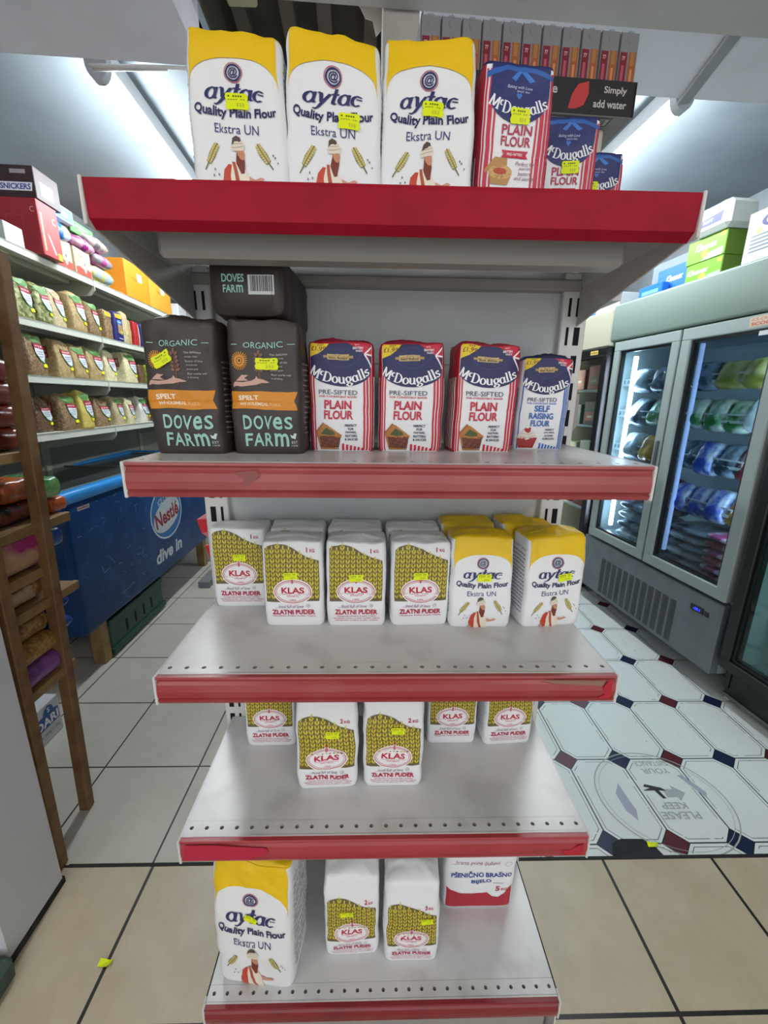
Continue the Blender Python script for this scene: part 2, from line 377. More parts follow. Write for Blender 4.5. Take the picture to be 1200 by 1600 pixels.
def art_klas(w, h, kg='1', small=True):
    a = Art(); X = lambda f: f*w; Z = lambda f: f*h
    TP_ = ((-.5, .905), (-.46, .925), (-.39, .962), (-.25, .983), (-.115, .97), (0, .94), (.09, .90), (.265, .838), (.45, .80), (.5, .79))
    def top(f):
        for (a0, b0), (a1, b1) in zip(TP_, TP_[1:]):
            if a0 <= f <= a1: return b0+(b1-b0)*(f-a0)/(a1-a0)-.03
        return .85
    pts = [(-.46, .31), (.46, .32)]+[(f, top(f)+.03) for f in [.46-.92*i/18 for i in range(19)]]
    a.poly([(X(x), Z(z)) for x, z in pts], '#6a5d3a'); a.up()
    for c in range(10):
        fx = -.41+c*.0905; zt = top(fx)-.03
        a.line([(X(fx), Z(.33)), (X(fx), Z(zt+.055))], .0005, '#3d3518'); zz = .345; k = 0
        while zz < zt:
            for sg in (-1, 1):
                a.poly([(X(fx+sg*.004), Z(zz)), (X(fx+sg*.036), Z(zz+.028)), (X(fx+sg*.036), Z(zz+.058)), (X(fx+sg*.018), Z(zz+.052)), (X(fx+sg*.004), Z(zz+.03))], '#d9c93c' if (k+c) % 2 else '#cdb92c')
            zz += .052; k += 1
        a.ell(X(fx), Z(zz+.02), w*.012, h*.028, '#e2d55a', 8)
    a.up(); cz = Z(.435)
    a.ell(0, cz, w*.325, h*.155, '#f1eef0', 36); a.rect(X(-.03), X(.03), Z(.55), Z(.61), '#f1eef0'); a.up()
    a.ring(0, cz, w*.305, h*.138, .0013, '#b5173c'); a.ring(0, cz, w*.275, h*.12, .0008, '#b5173c')
    a.text('KLAS', 0, Z(.452), '#c0173e', w=w*.38, h=h*.075, bold=.045)
    a.line([(X(-.19), Z(.402)), (X(.19), Z(.402))], .0006, '#c0173e')
    a.text('SARAJEVO', 0, Z(.382), '#c0173e', w=w*.2, h=h*.02, bold=.02); a.text('1902', 0, Z(.335), '#c0173e', w=w*.1, h=h*.018, bold=.02)
    for k in range(4):
        for sg in (-1, 1): a.poly([(X(sg*.002), Z(.53+k*.02)), (X(sg*.018), Z(.545+k*.02)), (X(sg*.016), Z(.56+k*.02)), (X(sg*.002), Z(.548+k*.02))], '#b5173c')
    for sg in (-1, 0, 1): a.line([(0, Z(.61)), (X(sg*.018), Z(.645))], .0005, '#b5173c')
    a.text('...food full of love', X(-.06), Z(.255), '#8d6f7c', w=w*.46, h=h*.038, shear=.35)
    a.ring(X(.245), Z(.262), w*.03, h*.022, .0005, '#8d6f7c', 14); a.line([(X(.235), Z(.25)), (X(.25), Z(.27)), (X(.27), Z(.255))], .0004, '#8d6f7c')
    a.text('ZLATNI PUDER', X(.0), Z(.185), '#b71a3e', w=w*.72, h=h*.06, bold=.035)
    if small:
        for i, (tt, ww) in enumerate((('Namjensko brašno za pite i kolače', .66), ('Namjensko brašno za pite i kolače, najfinije', .80), ('Namjensko brašno za pite i kolače', .74))):
            a.text(tt, X(.01), Z(.133-.026*i), '#b71a3e', w=w*ww, h=h*.017, bold=.02)
    else:
        a.text('Namjensko brašno za pite i kolače', X(.01), Z(.135), '#b71a3e', w=w*.72, h=h*.02, bold=.02)
    a.text(kg, X(.25), Z(.922), '#b71a3e', h=h*.056, bold=.02); a.text('KG', X(.34), Z(.912), '#b71a3e', w=w*.085, h=h*.034, bold=.02)
    return a
def art_mcd(w, h, main='#c81f3c', dark='#8e1630', self_raising=False):
    a = Art(); X = lambda f: f*w; Z = lambda f: f*h
    for x0, x1 in ((-.49, -.455), (-.43, -.405), (.335, .365), (.385, .42), (.445, .488)) if not self_raising else ((-.47, -.44), (.37, .395), (.41, .43), (.45, .475)):
        a.rect(X(x0), X(x1), Z(.01), Z(.80), main)
    for k in range(6): a.rect(X(.0+k*.062), X(.035+k*.062), Z(.01), Z(.075-.008*k), main)
    a.up()
    # navy lens and corners
    pts = []
    for i in range(41):
        th = math.radians(-90+360*i/40); x = .53*math.cos(th); z = .815+.205*math.sin(th)
        pts.append((max(-.488, min(.488, x)), min(.99, z)))
    a.poly([(X(x), Z(z)) for x, z in pts], '#22285a'); a.up()
    a.poly([(X(x), Z(z)) for x, z in ((-.488, .99), (-.17, .99), (-.22, .95), (-.33, .90), (-.488, .865))], '#e8c81c')
    a.poly([(X(x), Z(z)) for x, z in ((.10, .99), (.488, .99), (.488, .75), (.40, .86), (.28, .93))], '#c4203c'); a.up()
    a.text('£1.99', X(-.335), Z(.945), '#6d2323', w=w*.24, h=h*.04, bold=.01, shear=.1); a.text('RRP', X(-.30), Z(.978), '#6d2323', w=w*.1, h=h*.018)
    a.text('WITH', X(.24), Z(.973), '#f0dfe2', w=w*.07, h=h*.014); a.text('BRITISH', X(.25), Z(.945), '#f3e6e8', w=w*.15, h=h*.021, bold=.02); a.text('WHEAT', X(.27), Z(.92), '#f3e6e8', w=w*.11, h=h*.017, bold=.02)
    a.poly([(X(x), Z(z)) for x, z in ((.488, .88), (.40, .89), (.488, .79))], '#252a56'); a.poly([(X(x), Z(z)) for x, z in ((.43, .965), (.488, .975), (.488, .94))], '#252a56')
    a.up()
    for p, q in (((.35, .895), (.488, .96)), ((.35, .895), (.488, .885)), ((.35, .895), (.488, .78))): a.line([(X(p[0]), Z(p[1])), (X(q[0]), Z(q[1]))], .0022, '#eeeef2')
    a.ring(0, Z(1.02), w*.36, h*.24, .0004, '#4a5190', 30, 200, 340)
    a.rect(X(-.20), X(.12), Z(.845), Z(.895), '#c9ae78'); a.rect(X(-.26), X(.18), Z(.86), Z(.882), '#b2935a'); a.up()
    a.text('for the', X(-.04), Z(.885), '#4a3a20', w=w*.1, h=h*.012); a.text('Best Bakes', X(-.04), Z(.863), '#4a3a20', w=w*.27, h=h*.022, bold=.02)
    a.nib('MkDougalls', X(-.02), Z(.672), w*.94, h*.085, '#f4f5f8', arc=w*.80, hx=.14, hy=.055)
    a.text('PRE-SIFTED', X(-.05), Z(.555), '#33365c', w=w*.58, h=h*.042)
    a.text('FOR CONSISTENT BAKES', X(-.05), Z(.515), main, w=w*.57, h=h*.017, bold=.02)
    if not self_raising:
        a.text('PLAIN', X(-.05), Z(.44), '#c62a44', w=w*.42, h=h*.083, bold=.03); a.text('FLOUR', X(-.04), Z(.345), '#c62a44', w=w*.45, h=h*.083, bold=.03)
        for i, t in enumerate(('PERFECT', 'FOR', 'PASTRIES,', 'BATTERS', '& SAUCES')):
            a.text(t, X(.145), Z(.248-.0325*i), '#2a2d55', h=h*.022, bold=.03)
        a.poly([(X(x), Z(z)) for x, z in ((-.41, .17), (-.28, .265), (-.22, .25), (.0, .155), (-.02, .13), (-.38, .14))], '#b8793a')
        a.poly([(X(x), Z(z)) for x, z in ((-.38, .145), (-.02, .145), (-.05, .035), (-.33, .03))], '#6b3522'); a.up()
        a.poly([(X(x), Z(z)) for x, z in ((-.33, .165), (-.24, .225), (-.12, .19), (-.10, .16), (-.2, .15))], '#4c5a26')
        a.poly([(X(x), Z(z)) for x, z in ((-.40, .155), (-.37, .16), (-.32, .04), (-.05, .03), (-.05, .02), (-.34, .02))], '#a9703a')
        for k in range(14): a.ell(X(-.33+.021*k), Z(.05+.07*((k*37) % 10)/10), w*.014, h*.008, '#8a4a30' if k % 2 else '#4a2318', 7)
        a.line([(X(-.41), Z(.175)), (X(-.28), Z(.268))], .0025, '#a2652c')
    else:
        for i, t in enumerate(('SELF', 'RAISING', 'FLOUR')): a.text(t, X(-.03), Z(.46-.082*i), '#3667b4', w=w*(.3, .47, .37)[i], h=h*.068, bold=.03)
        for i, t in enumerate(('PERFECT', 'FOR CAKES,', 'SCONES', '& BISCUITS')): a.text(t, X(.17), Z(.225-.034*i), '#2a2d55', h=h*.02, bold=.03)
        a.poly([(X(x), Z(z)) for x, z in ((-.48, .135), (-.06, .135), (-.12, .02), (-.42, .02))], '#a52c2c')
        a.poly([(X(x), Z(z)) for x, z in ((-.47, .13), (-.45, .175), (-.36, .215), (-.30, .225), (-.2, .215), (-.1, .175), (-.07, .14), (-.26, .11))], '#e8ddd2'); a.up()
        a.line([(X(-.44), Z(.15)), (X(-.26), Z(.135)), (X(-.1), Z(.16))], .001, '#c7b8a8'); a.line([(X(-.40), Z(.185)), (X(-.24), Z(.17)), (X(-.14), Z(.19))], .001, '#c7b8a8')
        a.poly([(X(x), Z(z)) for x, z in ((-.33, .23), (-.30, .245), (-.26, .235), (-.215, .25), (-.19, .235), (-.21, .2), (-.25, .185), (-.31, .205))], '#b3273a')
    return a
def art_mcd_bow(w, h):
    a = Art(); X = lambda f: f*w; Z = lambda f: f*h
    for x0, x1 in ((-.485, -.45), (-.42, -.36), (-.335, -.31), (.25, .275), (.30, .36), (.38, .42), (.44, .485)): a.rect(X(x0), X(x1), Z(.01), Z(.95), '#c8304c')
    a.up()
    pts = [(-.40, .99), (-.40, .80)]+[(.41*math.cos(math.radians(180+180*i/20))+.0, .80+.19*math.sin(math.radians(180+180*i/20))) for i in range(1, 20)]+[(.42, .80), (.42, .99)]
    a.poly([(X(x), Z(z)) for x, z in pts], '#222c6a'); a.up()
    a.poly([(X(x), Z(z)) for x, z in ((-.488, .93), (-.2, .975), (.2, .975), (.488, .93), (.488, .90), (.2, .945), (-.2, .945), (-.488, .89))], '#2a5fae')
    a.poly([(X(x), Z(z)) for x, z in ((.0, .965), (-.12, .90), (-.06, .885), (.02, .945))], '#3a78cc'); a.poly([(X(x), Z(z)) for x, z in ((.02, .965), (.20, .90), (.13, .885), (.0, .945))], '#3a78cc')
    a.text('Baking with Love', X(.0), Z(.845), '#c9d2ea', w=w*.34, h=h*.028, shear=.3); a.text('SINCE 1864', X(.05), Z(.82), '#c9d2ea', w=w*.17, h=h*.013)
    a.poly([(X(x), Z(z)) for x, z in ((0, .765), (-.04, .795), (-.02, .81), (0, .80), (.02, .81), (.04, .795))], '#3a78cc')
    a.nib('MkDougalls', X(0), Z(.695), w*.82, h*.078, '#f0f2f6', arc=w*.75, hx=.135, hy=.05)
    a.text('PLAIN', X(.0), Z(.57), '#b2304c', w=w*.42, h=h*.065, bold=.02); a.text('FLOUR', X(.0), Z(.495), '#b2304c', w=w*.42, h=h*.065, bold=.02)
    a.poly([(X(x), Z(z)) for x, z in ((-.19, .435), (.19, .435), (.16, .41), (.19, .385), (-.19, .385), (-.16, .41))], '#c8304c'); a.up()
    a.text('PRE-SIFTED', X(0), Z(.41), '#f0e4e6', w=w*.22, h=h*.016, bold=.02); a.l -= 1
    a.poly([(X(x), Z(z)) for x, z in ((-.40, .30), (-.27, .385), (-.10, .38), (-.10, .33), (-.3, .30), (-.40, .275))], '#b98a50')
    a.ell(X(-.18), Z(.285), w*.16, h*.05, '#cfa869'); a.poly([(X(x), Z(z)) for x, z in ((-.34, .28), (-.30, .2), (-.07, .2), (-.02, .28))], '#b98a50'); a.up()
    a.ell(X(-.19), Z(.29), w*.09, h*.022, '#b5482c')
    for i, t in enumerate(('Perfect for', 'pastries,', 'batters', 'and sauces')): a.text(t, X(.16), Z(.35-.032*i), '#8a4a62', h=h*.026, shear=.3)
    return a
def art_doves(w, h):
    a = Art(); X = lambda f: f*w; Z = lambda f: f*h
    M = '#9fd0c6'
    a.text('ORGANIC', 0, Z(.835), M, w=w*.52, h=h*.042); a.rect(X(-.44), X(-.34), Z(.832), Z(.837), M); a.rect(X(.31), X(.42), Z(.832), Z(.837), M)
    cx, cz = X(-.31), Z(.715)
    for k in range(24):
        t = 2*math.pi*k/24; a.line([(cx+w*.075*math.cos(t), cz+w*.075*math.sin(t)), (cx+w*.12*math.cos(t), cz+w*.12*math.sin(t))], .0012, '#d9962e')
    a.ell(cx, cz, w*.075, w*.075, '#d9962e', 24); a.up(); a.ring(cx, cz, w*.05, w*.05, .001, '#5a4326'); a.ell(cx, cz, w*.02, w*.02, '#5a4326', 10)
    a.line([(X(-.035), Z(.53)), (X(-.045), Z(.72))], .0009, '#8a5a44')
    for k in range(5):
        for sg in (-1, 1): a.ell(X(-.045+sg*.035), Z(.645+k*.03), w*.03, h*.012, '#7e5546', 8, rot=sg*.7)
    a.ell(X(-.045), Z(.785), w*.02, h*.02, '#7e5546', 8)
    hare = ((-.44, .535), (-.40, .56), (-.28, .555), (-.16, .565), (-.10, .58), (-.08, .60), (-.06, .58), (.0, .575), (.08, .555), (.05, .55), (-.02, .55), (-.10, .535), (-.2, .53), (-.3, .525), (-.38, .53), (-.43, .52))
    a.poly([(X(x), Z(z)) for x, z in hare], '#caa294'); a.poly([(X(x), Z(z)) for x, z in ((-.38, .565), (-.3, .61), (-.2, .605), (-.26, .585), (-.2, .565))], '#caa294')
    for i, t in enumerate(('The delicious', 'wheaty, nutty', 'flavour of this', 'stoneground', 'ancient grain', 'flour works well', 'in all baking.')):
        a.text(t, X(.10), Z(.765-.0305*i), '#c9c4be', h=h*.016, align='L')
    a.poly([(X(x), Z(z)) for x, z in ((-.492, .49), (.465, .488), (.41, .42), (.47, .352), (-.49, .352))], '#d98b24'); a.up()
    a.text('SPELT', X(-.22), Z(.44), '#f4ead8', w=w*.26, h=h*.038, bold=.03)
    a.text('WHOLEMEAL', X(-.15), Z(.393), '#f2dfc0', w=w*.37, h=h*.024, bold=.03); a.text('FLOUR', X(.14), Z(.393), '#efcf9c', w=w*.16, h=h*.022)
    for t, x, ww in (('D', -.26, .115), ('O', -.115, .135), ('V', .03, .125), ('e', .175, .125), ('S', .325, .12)): a.text(t, X(x), Z(.25), M, w=w*ww, h=h*.108, bold=.02)
    for t, x, ww in (('F', -.25, .095), ('A', -.12, .135), ('R', .02, .115), ('m', .20, .20)): a.text(t, X(x), Z(.115), M, w=w*ww, h=h*.102, bold=.02)
    a.poly([(X(x), Z(z)) for x, z in ((.33, .155), (.37, .145), (.40, .165), (.44, .16), (.42, .145), (.40, .12), (.37, .125), (.34, .13))], '#cfe0da')
    a.text('EST', X(.385), Z(.095), '#c9d6d0', w=w*.1, h=h*.02); a.text('1978', X(.385), Z(.068), '#c9d6d0', w=w*.1, h=h*.012)
    return a
def side_lines(d, h, c, rows=16, big=None, z0=.12, z1=.8):
    a = Art(); rnd = random.Random(int(h*1e4))
    for i in range(rows):
        z = h*(z1-(z1-z0)*i/rows); x = -d*.36
        while x < d*.34:
            L = d*rnd.uniform(.04, .12); a.rect(x, min(x+L, d*.37), z, z+h*.012, c); x += L+d*.02
    if big: a.text(big, 0, h*.86, c, w=d*.7, h=h*.035)
    return a

M_PAPER = mat('white_paper', '#edeef1', .55, bump=.34, bscale=34)
M_YEL = mat('yellow_paper', '#eec408', .45, bump=.34, bscale=34)
M_DOVE = mat('dark_brown_paper', '#3c3532', .5, bump=.15, bscale=40)
M_RED = mat('red_paper', '#b01a34', .45, bump=.1, bscale=45)
M_BLUE = mat('blue_paper', '#3d63b0', .45, bump=.1, bscale=45)
M_NAVY = mat('navy_paper', '#22285a', .45, bump=.1, bscale=45)
CACHE = {}
def product(kind, var):
    k = (kind, var)
    if k in CACHE: return CACHE[k]
    v = var
    if kind == 'aytac':
        b = Bag(.108, .07, .16, seed=11+v, lean=.012, taper=(.06, .04, .05, .02, .02)[v % 5], tilt=(-.02, -.045, .0, .0, .01)[v % 5], wr=.0022, puff=.006, shear=(-.004, 0, .002, 0, .004)[v % 5])
        fr, ma, art, sd = (M_PAPER, M_PAPER, M_YEL), None, art_aytac(.108, .16), side_lines(.07, .16, '#6d7078', big='aytac UN')
    elif kind == 'aytac_big':
        b = Bag(.148, .11, .30, seed=29, lean=.012, wr=.003, bulge=.05, puff=.012, tilt=-.03, shear=.004)
        fr, art, sd = (M_PAPER, M_PAPER, M_YEL), art_aytac(.148, .30), side_lines(.11, .30, '#93969d', rows=15, big='Quality')
    elif kind == 'klas1':
        b = Bag(.101, .068, .153, seed=40+v, wr=.0016, bulge=.025); fr, art, sd = (M_PAPER,)*3, art_klas(.101, .153, '1', v % 2 == 0), side_lines(.068, .153, '#8f9298', rows=12)
    elif kind == 'klas2':
        b = Bag(.108, .085, .20, seed=50+v, wr=.003, bulge=.05, lean=.008, puff=.012); fr, art, sd = (M_PAPER,)*3, art_klas(.108, .158, '2', True), side_lines(.085, .2, '#8f9298', rows=14)
    elif kind == 'mcd':
        b = Bag(.097, .066, .157, seed=60+v, wr=.0014, bulge=.02, tilt=(-.004, 0, -.01)[v % 3], shear=(0, 0, .003)[v % 3]); fr, art = (M_PAPER, M_RED, M_RED), art_mcd(.097, .157)
        sd = Art(); [sd.rect(-.03+.009*i, -.026+.009*i, .005, .11, '#e8e2e4') for i in range(7)]
    elif kind == 'self':
        b = Bag(.084, .06, .145, seed=70+v, wr=.0014, bulge=.02, shear=.004); fr, art = (M_PAPER, M_PAPER, M_NAVY), art_mcd(.084, .145, '#3c6cc0', '#2a4c90', True)
        sd = Art(); [sd.rect(-.026+.009*i, -.0215+.009*i, .005, .10, '#3c6cc0') for i in range(6)]
    elif kind == 'bow':
        b = Bag(.088, .06, .15, seed=80+v, wr=.0014, bulge=.02, shear=.002); fr, art = (M_PAPER, M_RED, M_NAVY), art_mcd_bow(.088, .15)
        sd = Art(); [sd.rect(-.026+.009*i, -.0225+.009*i, .0, .06, '#e8e2e4') for i in range(6)]
    elif kind == 'doves':
        b = Bag(.102, .082, .176, seed=90+v, wr=.0032, n=7, bulge=.035, taper=.02, puff=.006, shear=(-.003, 0, 0)[v % 3]); fr, art, sd = (M_DOVE,)*3, art_doves(.102, .176), side_lines(.082, .176, '#8b8078', rows=14, z1=.7)
    body = b.body_mesh('bag_body', *fr); pr = art.build('front_print', b.front, maxlen=.006, base=.0007+b.wr*.12, mesh_only=True)
    sL = sd.build('side_print', b.side(-1), maxlen=.006, base=.0006+b.wr*.2, mesh_only=True) if sd else None
    sR = sd.build('side_print', b.side(1), maxlen=.006, base=.0006+b.wr*.2, mesh_only=True) if sd else None
    CACHE[k] = (b, body, pr, sL, sR); return CACHE[k]
def flour_bag(kind, var, x, yf, z, label, group, st=None, rz=0, rot=None, st_w=.022):
    b, body, pr, sL, sR = product(kind, var)
    e = empty('flour_bag', (x, yf+b.d/2, z), rz, rot); tag(e, label, 'flour bag', group)
    link('bag_body', body, e); link('front_print', pr, e)
    if sL: link('side_print', sL, e); link('side_print', sR, e)
    if st:
        s = sticker_art(st[0]*b.w, st[1]*b.h, st[2] if len(st) > 2 else 0, w=st_w, h=st_w*(.66 if z > 1.45 else .55)).build('price_sticker', b.front, e, maxlen=.004, base=.0026); s['label'] = 'neon yellow price sticker'
    return e

# ================================================================== STRUCTURE
RZ = math.radians(2.75)
def floor_mat(name, tile, px, py, ox, oy, c1, c2, gw, gc):
    m = bpy.data.materials.new(name); m.use_nodes = True; N = m.node_tree.nodes; L = m.node_tree.links; b = N['Principled BSDF']
    tc = N.new('ShaderNodeTexCoord'); sp = N.new('ShaderNodeSeparateXYZ'); L.new(tc.outputs['Object'], sp.inputs[0])
    def mt(op, a, bb=None, c=None):
        n = N.new('ShaderNodeMath'); n.operation = op
        for i, q in enumerate((a, bb, c)):
            if q is None: continue
            if isinstance(q, (int, float)): n.inputs[i].default_value = q
            else: L.new(q, n.inputs[i])
        return n.outputs[0]
    def dist(o, p, off):   # distance to the nearest grout line
        return mt('MULTIPLY', mt('PINGPONG', mt('DIVIDE', mt('SUBTRACT', o, off), p), .5), p)
    dx = dist(sp.outputs[0], px, ox); dy = dist(sp.outputs[1], py, oy)
    g = mt('LESS_THAN', mt('MINIMUM', dx, dy), gw)
    n = N.new('ShaderNodeTexNoise'); n.inputs['Scale'].default_value = 9; n.inputs['Detail'].default_value = 8; n.inputs['Roughness'].default_value = .7; L.new(tc.outputs['Object'], n.inputs['Vector'])
    x = N.new('ShaderNodeMix'); x.data_type = 'RGBA'; x.inputs[6].default_value = lin(c1); x.inputs[7].default_value = lin(c2)
    mr = N.new('ShaderNodeMapRange'); mr.inputs[1].default_value = .35; mr.inputs[2].default_value = .65; L.new(n.outputs['Fac'], mr.inputs[0]); L.new(mr.outputs[0], x.inputs[0])
    x2 = N.new('ShaderNodeMix'); x2.data_type = 'RGBA'; x2.inputs[7].default_value = lin(gc); L.new(g, x2.inputs[0]); L.new(x.outputs[2], x2.inputs[6])
    L.new(x2.outputs[2], b.inputs['Base Color']); b.inputs['Roughness'].default_value = .38; return m
def oct_mat():
    m = bpy.data.materials.new('octagon_tiles'); m.use_nodes = True; N = m.node_tree.nodes; L = m.node_tree.links; b = N['Principled BSDF']
    tc = N.new('ShaderNodeTexCoord'); sp = N.new('ShaderNodeSeparateXYZ'); L.new(tc.outputs['Object'], sp.inputs[0])
    def mt(op, a, bb=None):
        n = N.new('ShaderNodeMath'); n.operation = op
        for i, q in enumerate((a, bb)):
            if q is None: continue
            if isinstance(q, (int, float)): n.inputs[i].default_value = q
            else: L.new(q, n.inputs[i])
        return n.outputs[0]
    px, py, ox, oy = .2, .3085, 1.096, 1.040
    X = mt('DIVIDE', mt('SUBTRACT', sp.outputs[0], ox), px); Y = mt('DIVIDE', mt('SUBTRACT', sp.outputs[1], oy), py)
    dx = mt('MULTIPLY', mt('PINGPONG', X, .5), px); dy = mt('MULTIPLY', mt('PINGPONG', Y, .5), py)
    dia = mt('SUBTRACT', mt('ADD', dx, dy), .042)                        # <0 inside the little corner diamonds
    sdf = mt('MINIMUM', mt('MINIMUM', dx, dy), mt('MULTIPLY', dia, .707))  # inner distance to tile edge
    par = mt('GREATER_THAN', mt('FRACT', mt('MULTIPLY', mt('ADD', mt('ADD', mt('ROUND', X), mt('ROUND', Y)), 200), .5)), .25)
    ind = mt('LESS_THAN', dia, 0)
    gr = mt('MULTIPLY', mt('LESS_THAN', sdf, .0021), mt('GREATER_THAN', dia, -.002))
    inset = mt('MULTIPLY', mt('LESS_THAN', mt('ABSOLUTE', mt('SUBTRACT', sdf, .0120)), .0010), mt('GREATER_THAN', dia, 0))
    nz = N.new('ShaderNodeTexNoise'); nz.inputs['Scale'].default_value = 14; L.new(tc.outputs['Object'], nz.inputs['Vector'])
    inset = mt('MULTIPLY', inset, mt('GREATER_THAN', nz.outputs['Fac'], .42))
    vo = N.new('ShaderNodeTexVoronoi'); vo.inputs['Scale'].default_value = 13; L.new(tc.outputs['Object'], vo.inputs['Vector'])
    spk = mt('LESS_THAN', vo.outputs['Distance'], .035)
    def mix(f, a, c):
        x = N.new('ShaderNodeMix'); x.data_type = 'RGBA'
        if isinstance(f, float): x.inputs[0].default_value = f
        else: L.new(f, x.inputs[0])
        for i, q in ((6, a), (7, c)):
            if isinstance(q, str): x.inputs[i].default_value = lin(q)
            else: L.new(q, x.inputs[i])
        return x.outputs[2]
    n2 = N.new('ShaderNodeTexNoise'); n2.inputs['Scale'].default_value = 40; L.new(tc.outputs['Object'], n2.inputs['Vector'])
    c = mix(n2.outputs['Fac'], '#dbe4e4', '#e6ecea')
    c = mix(spk, c, '#2a2c2c'); c = mix(inset, c, '#4a4f50'); c = mix(ind, c, mix(par, '#1b2545', '#5a1e2a')); c = mix(gr, c, '#1a1c20')
    L.new(c, b.inputs['Base Color']); b.inputs['Roughness'].default_value = .33; return m
M_FL = floor_mat('left_floor_tiles', .333, .333, .333, -.6465, .3835, '#b9b5a9', '#c3bfb4', .0028, '#1c1b1a')
M_FF = floor_mat('front_floor_tiles', .3225, .3225, .3225, .003, .383, '#b5a88e', '#c2b69d', .0042, '#1f1c19')
fl = MB(); fl.box(-3.2, 3.2, -3.2, .383, -.05, 0, M_FF); fl.box(-3.2, .36, .383, 6, -.05, 0, M_FL); fl.box(.36, 3.2, .383, 6, -.05, 0, oct_mat())
struct(fl.build('floor'))
M_GROUT = mat('dark_grout', '#1d1b1a', .7)
struct(bx('trim_1', -.88, 1.8, .3795, .3885, 0, .0012, M_GROUT))

M_CEIL = mat('ceiling_plaster', '#8a959c', .8, hex2='#7e8990', scale=3, lo=.4, hi=.7, bump=.25, bscale=7)
M_SOFF = mat('soffit_board', '#dcdae2', .75, hex2='#d0ced5', scale=4, bump=.15, bscale=9)
M_BEAM = mat('beam_board', '#b3adaa', .75, hex2='#a8a29f', scale=5)
M_WALL = mat('wall_plaster', '#8c9498', .8, hex2='#80888c', scale=3, bump=.2, bscale=8)
def rot_part(o): o.rotation_euler = (0, 0, RZ); return o
H = 2.42
ceil = MB(); ceil.box(-2.6, -.52, 1.165, 5.2, H, H+.05, M_CEIL); ceil.box(-.52, .15, 2.1, 5.2, H, H+.05, M_CEIL); ceil.box(.15, 2.6, 1.19, 5.2, H, H+.05, M_CEIL)
struct(rot_part(ceil.build('ceiling')))
sf = MB()
sf.box(-2.6, -.52, -2.6, 1.165, 2.30, 2.47, M_SOFF); sf.box(.15, 2.6, .888, 1.19, 2.315, 2.47, M_SOFF)
struct(rot_part(sf.build('ceiling_soffit')))
struct(rot_part(bx('trim_2', -.52, 2.6, -2.6, .888, 2.285, 2.45, M_BEAM)))
M_DK = mat('bare_boards', '#3d352b', .85, hex2='#332c23', scale=6, bump=.3, bscale=20); M_DK2 = mat('bare_joists', '#5b5345', .85, hex2='#4f4739', scale=6)
rc = MB(); rc.box(-.56, .19, .88, 2.15, 2.66, 2.70, M_DK); rc.box(-.56, .19, 2.10, 2.15, 2.42, 2.68, M_DK); rc.box(.15, .19, .88, 2.1, 2.42, 2.68, M_DK); rc.box(-.56, -.52, .88, 2.1, 2.42, 2.68, M_DK2); rc.box(-.56, .19, .86, .89, 2.42, 2.68, M_DK)
for x in (-.47, -.30, -.17, .0): rc.box(x, x+.05, .89, 2.1, 2.61, 2.66, M_DK2)
struct(rot_part(rc.build('ceiling_recess')))
struct(rot_part(bx('trim_3', .037, .135, .90, .98, 0, 2.6, mat('painted_post', '#c2bdb4', .7, hex2='#b2ada4', scale=12))))
def shifted(x, y): return (x*math.cos(RZ)-y*math.sin(RZ), x*math.sin(RZ)+y*math.cos(RZ))
struct(rot_part(bx('wall_left', -2.0, -1.84, -3.2, 5.2, 0, 2.6, M_WALL)))
struct(rot_part(bx('wall_right', 2.2, 2.35, -3.2, 5.2, 0, 2.6, M_WALL)))
struct(rot_part(bx('wall_back', -2.0, 2.35, 5.0, 5.15, 0, 2.6, M_WALL)))
M_PANEL = mat('white_panel', '#cfd1d5', .55, hex2='#b9bcc0', scale=4, lo=.55, hi=.8, bump=.1, bscale=50)
pan = MB(); pan.box(-1.2, -.862, .165, .343, .012, 2.3, M_PANEL, .004); struct(pan.build('wall_partition'))
struct(bx('baseboard_left', -1.2, -.860, .163, .345, 0, .02, mat('black_dirt', '#1c1a19', .9, hex2='#3a3836', scale=30)))

# ---- tube lights
M_TUBE = emis('tube_diffuser', '#f4fbff', TUBE); M_TUBEB = emis('tube_diffuser_rear', '#fff8ee', TUBE_BACK)
M_WMET = mat('white_enamel', '#d9dcdd', .35)
M_GCAP = mat('grey_plastic', '#a9acae', .45)
def tube_light(x, y, z, L, label, em, rz=RZ):
    e = empty('tube_light', (x, y, z), rz); tag(e, label, 'light')
    MB().box(-.034, .034, 0, L, .045, .11, M_WMET, .004).build('housing', e)
    n = 10; pr = [(.03*math.cos(math.pi*i/n), -.045*math.sin(math.pi*i/n)) for i in range(n+1)]
    MB().prism([(a, b+.045) for a, b in pr], Matrix(((1, 0, 0, 0), (0, 0, 1, .02), (0, 1, 0, 0), (0, 0, 0, 1))), L-.04, em, True).build('diffuser', e)
    pc = [(.036*math.cos(math.pi*i/n), -.05*math.sin(math.pi*i/n)) for i in range(n+1)]+[(-.036, .062), (.036, .062)]
    for yy in (-.012, L-.022): MB().prism([(a, b+.046) for a, b in pc], Matrix(((1, 0, 0, 0), (0, 0, 1, yy), (0, 1, 0, 0), (0, 0, 0, 1))), .034, M_GCAP).build('end_cap', e)
    return e
tube_light(-.955, 1.235, 2.31, 1.55, 'glowing tube light on the ceiling over the left aisle', M_TUBE)
tube_light(1.085, 1.30, 2.31, 1.55, 'glowing tube light on the ceiling over the right aisle', M_TUBE)
for x in (-1.1, 1.0): tube_light(x, -2.3, 2.18, 1.5, 'tube light on the ceiling behind the viewer', M_TUBEB, 0)['group'] = 'rear tube lights'

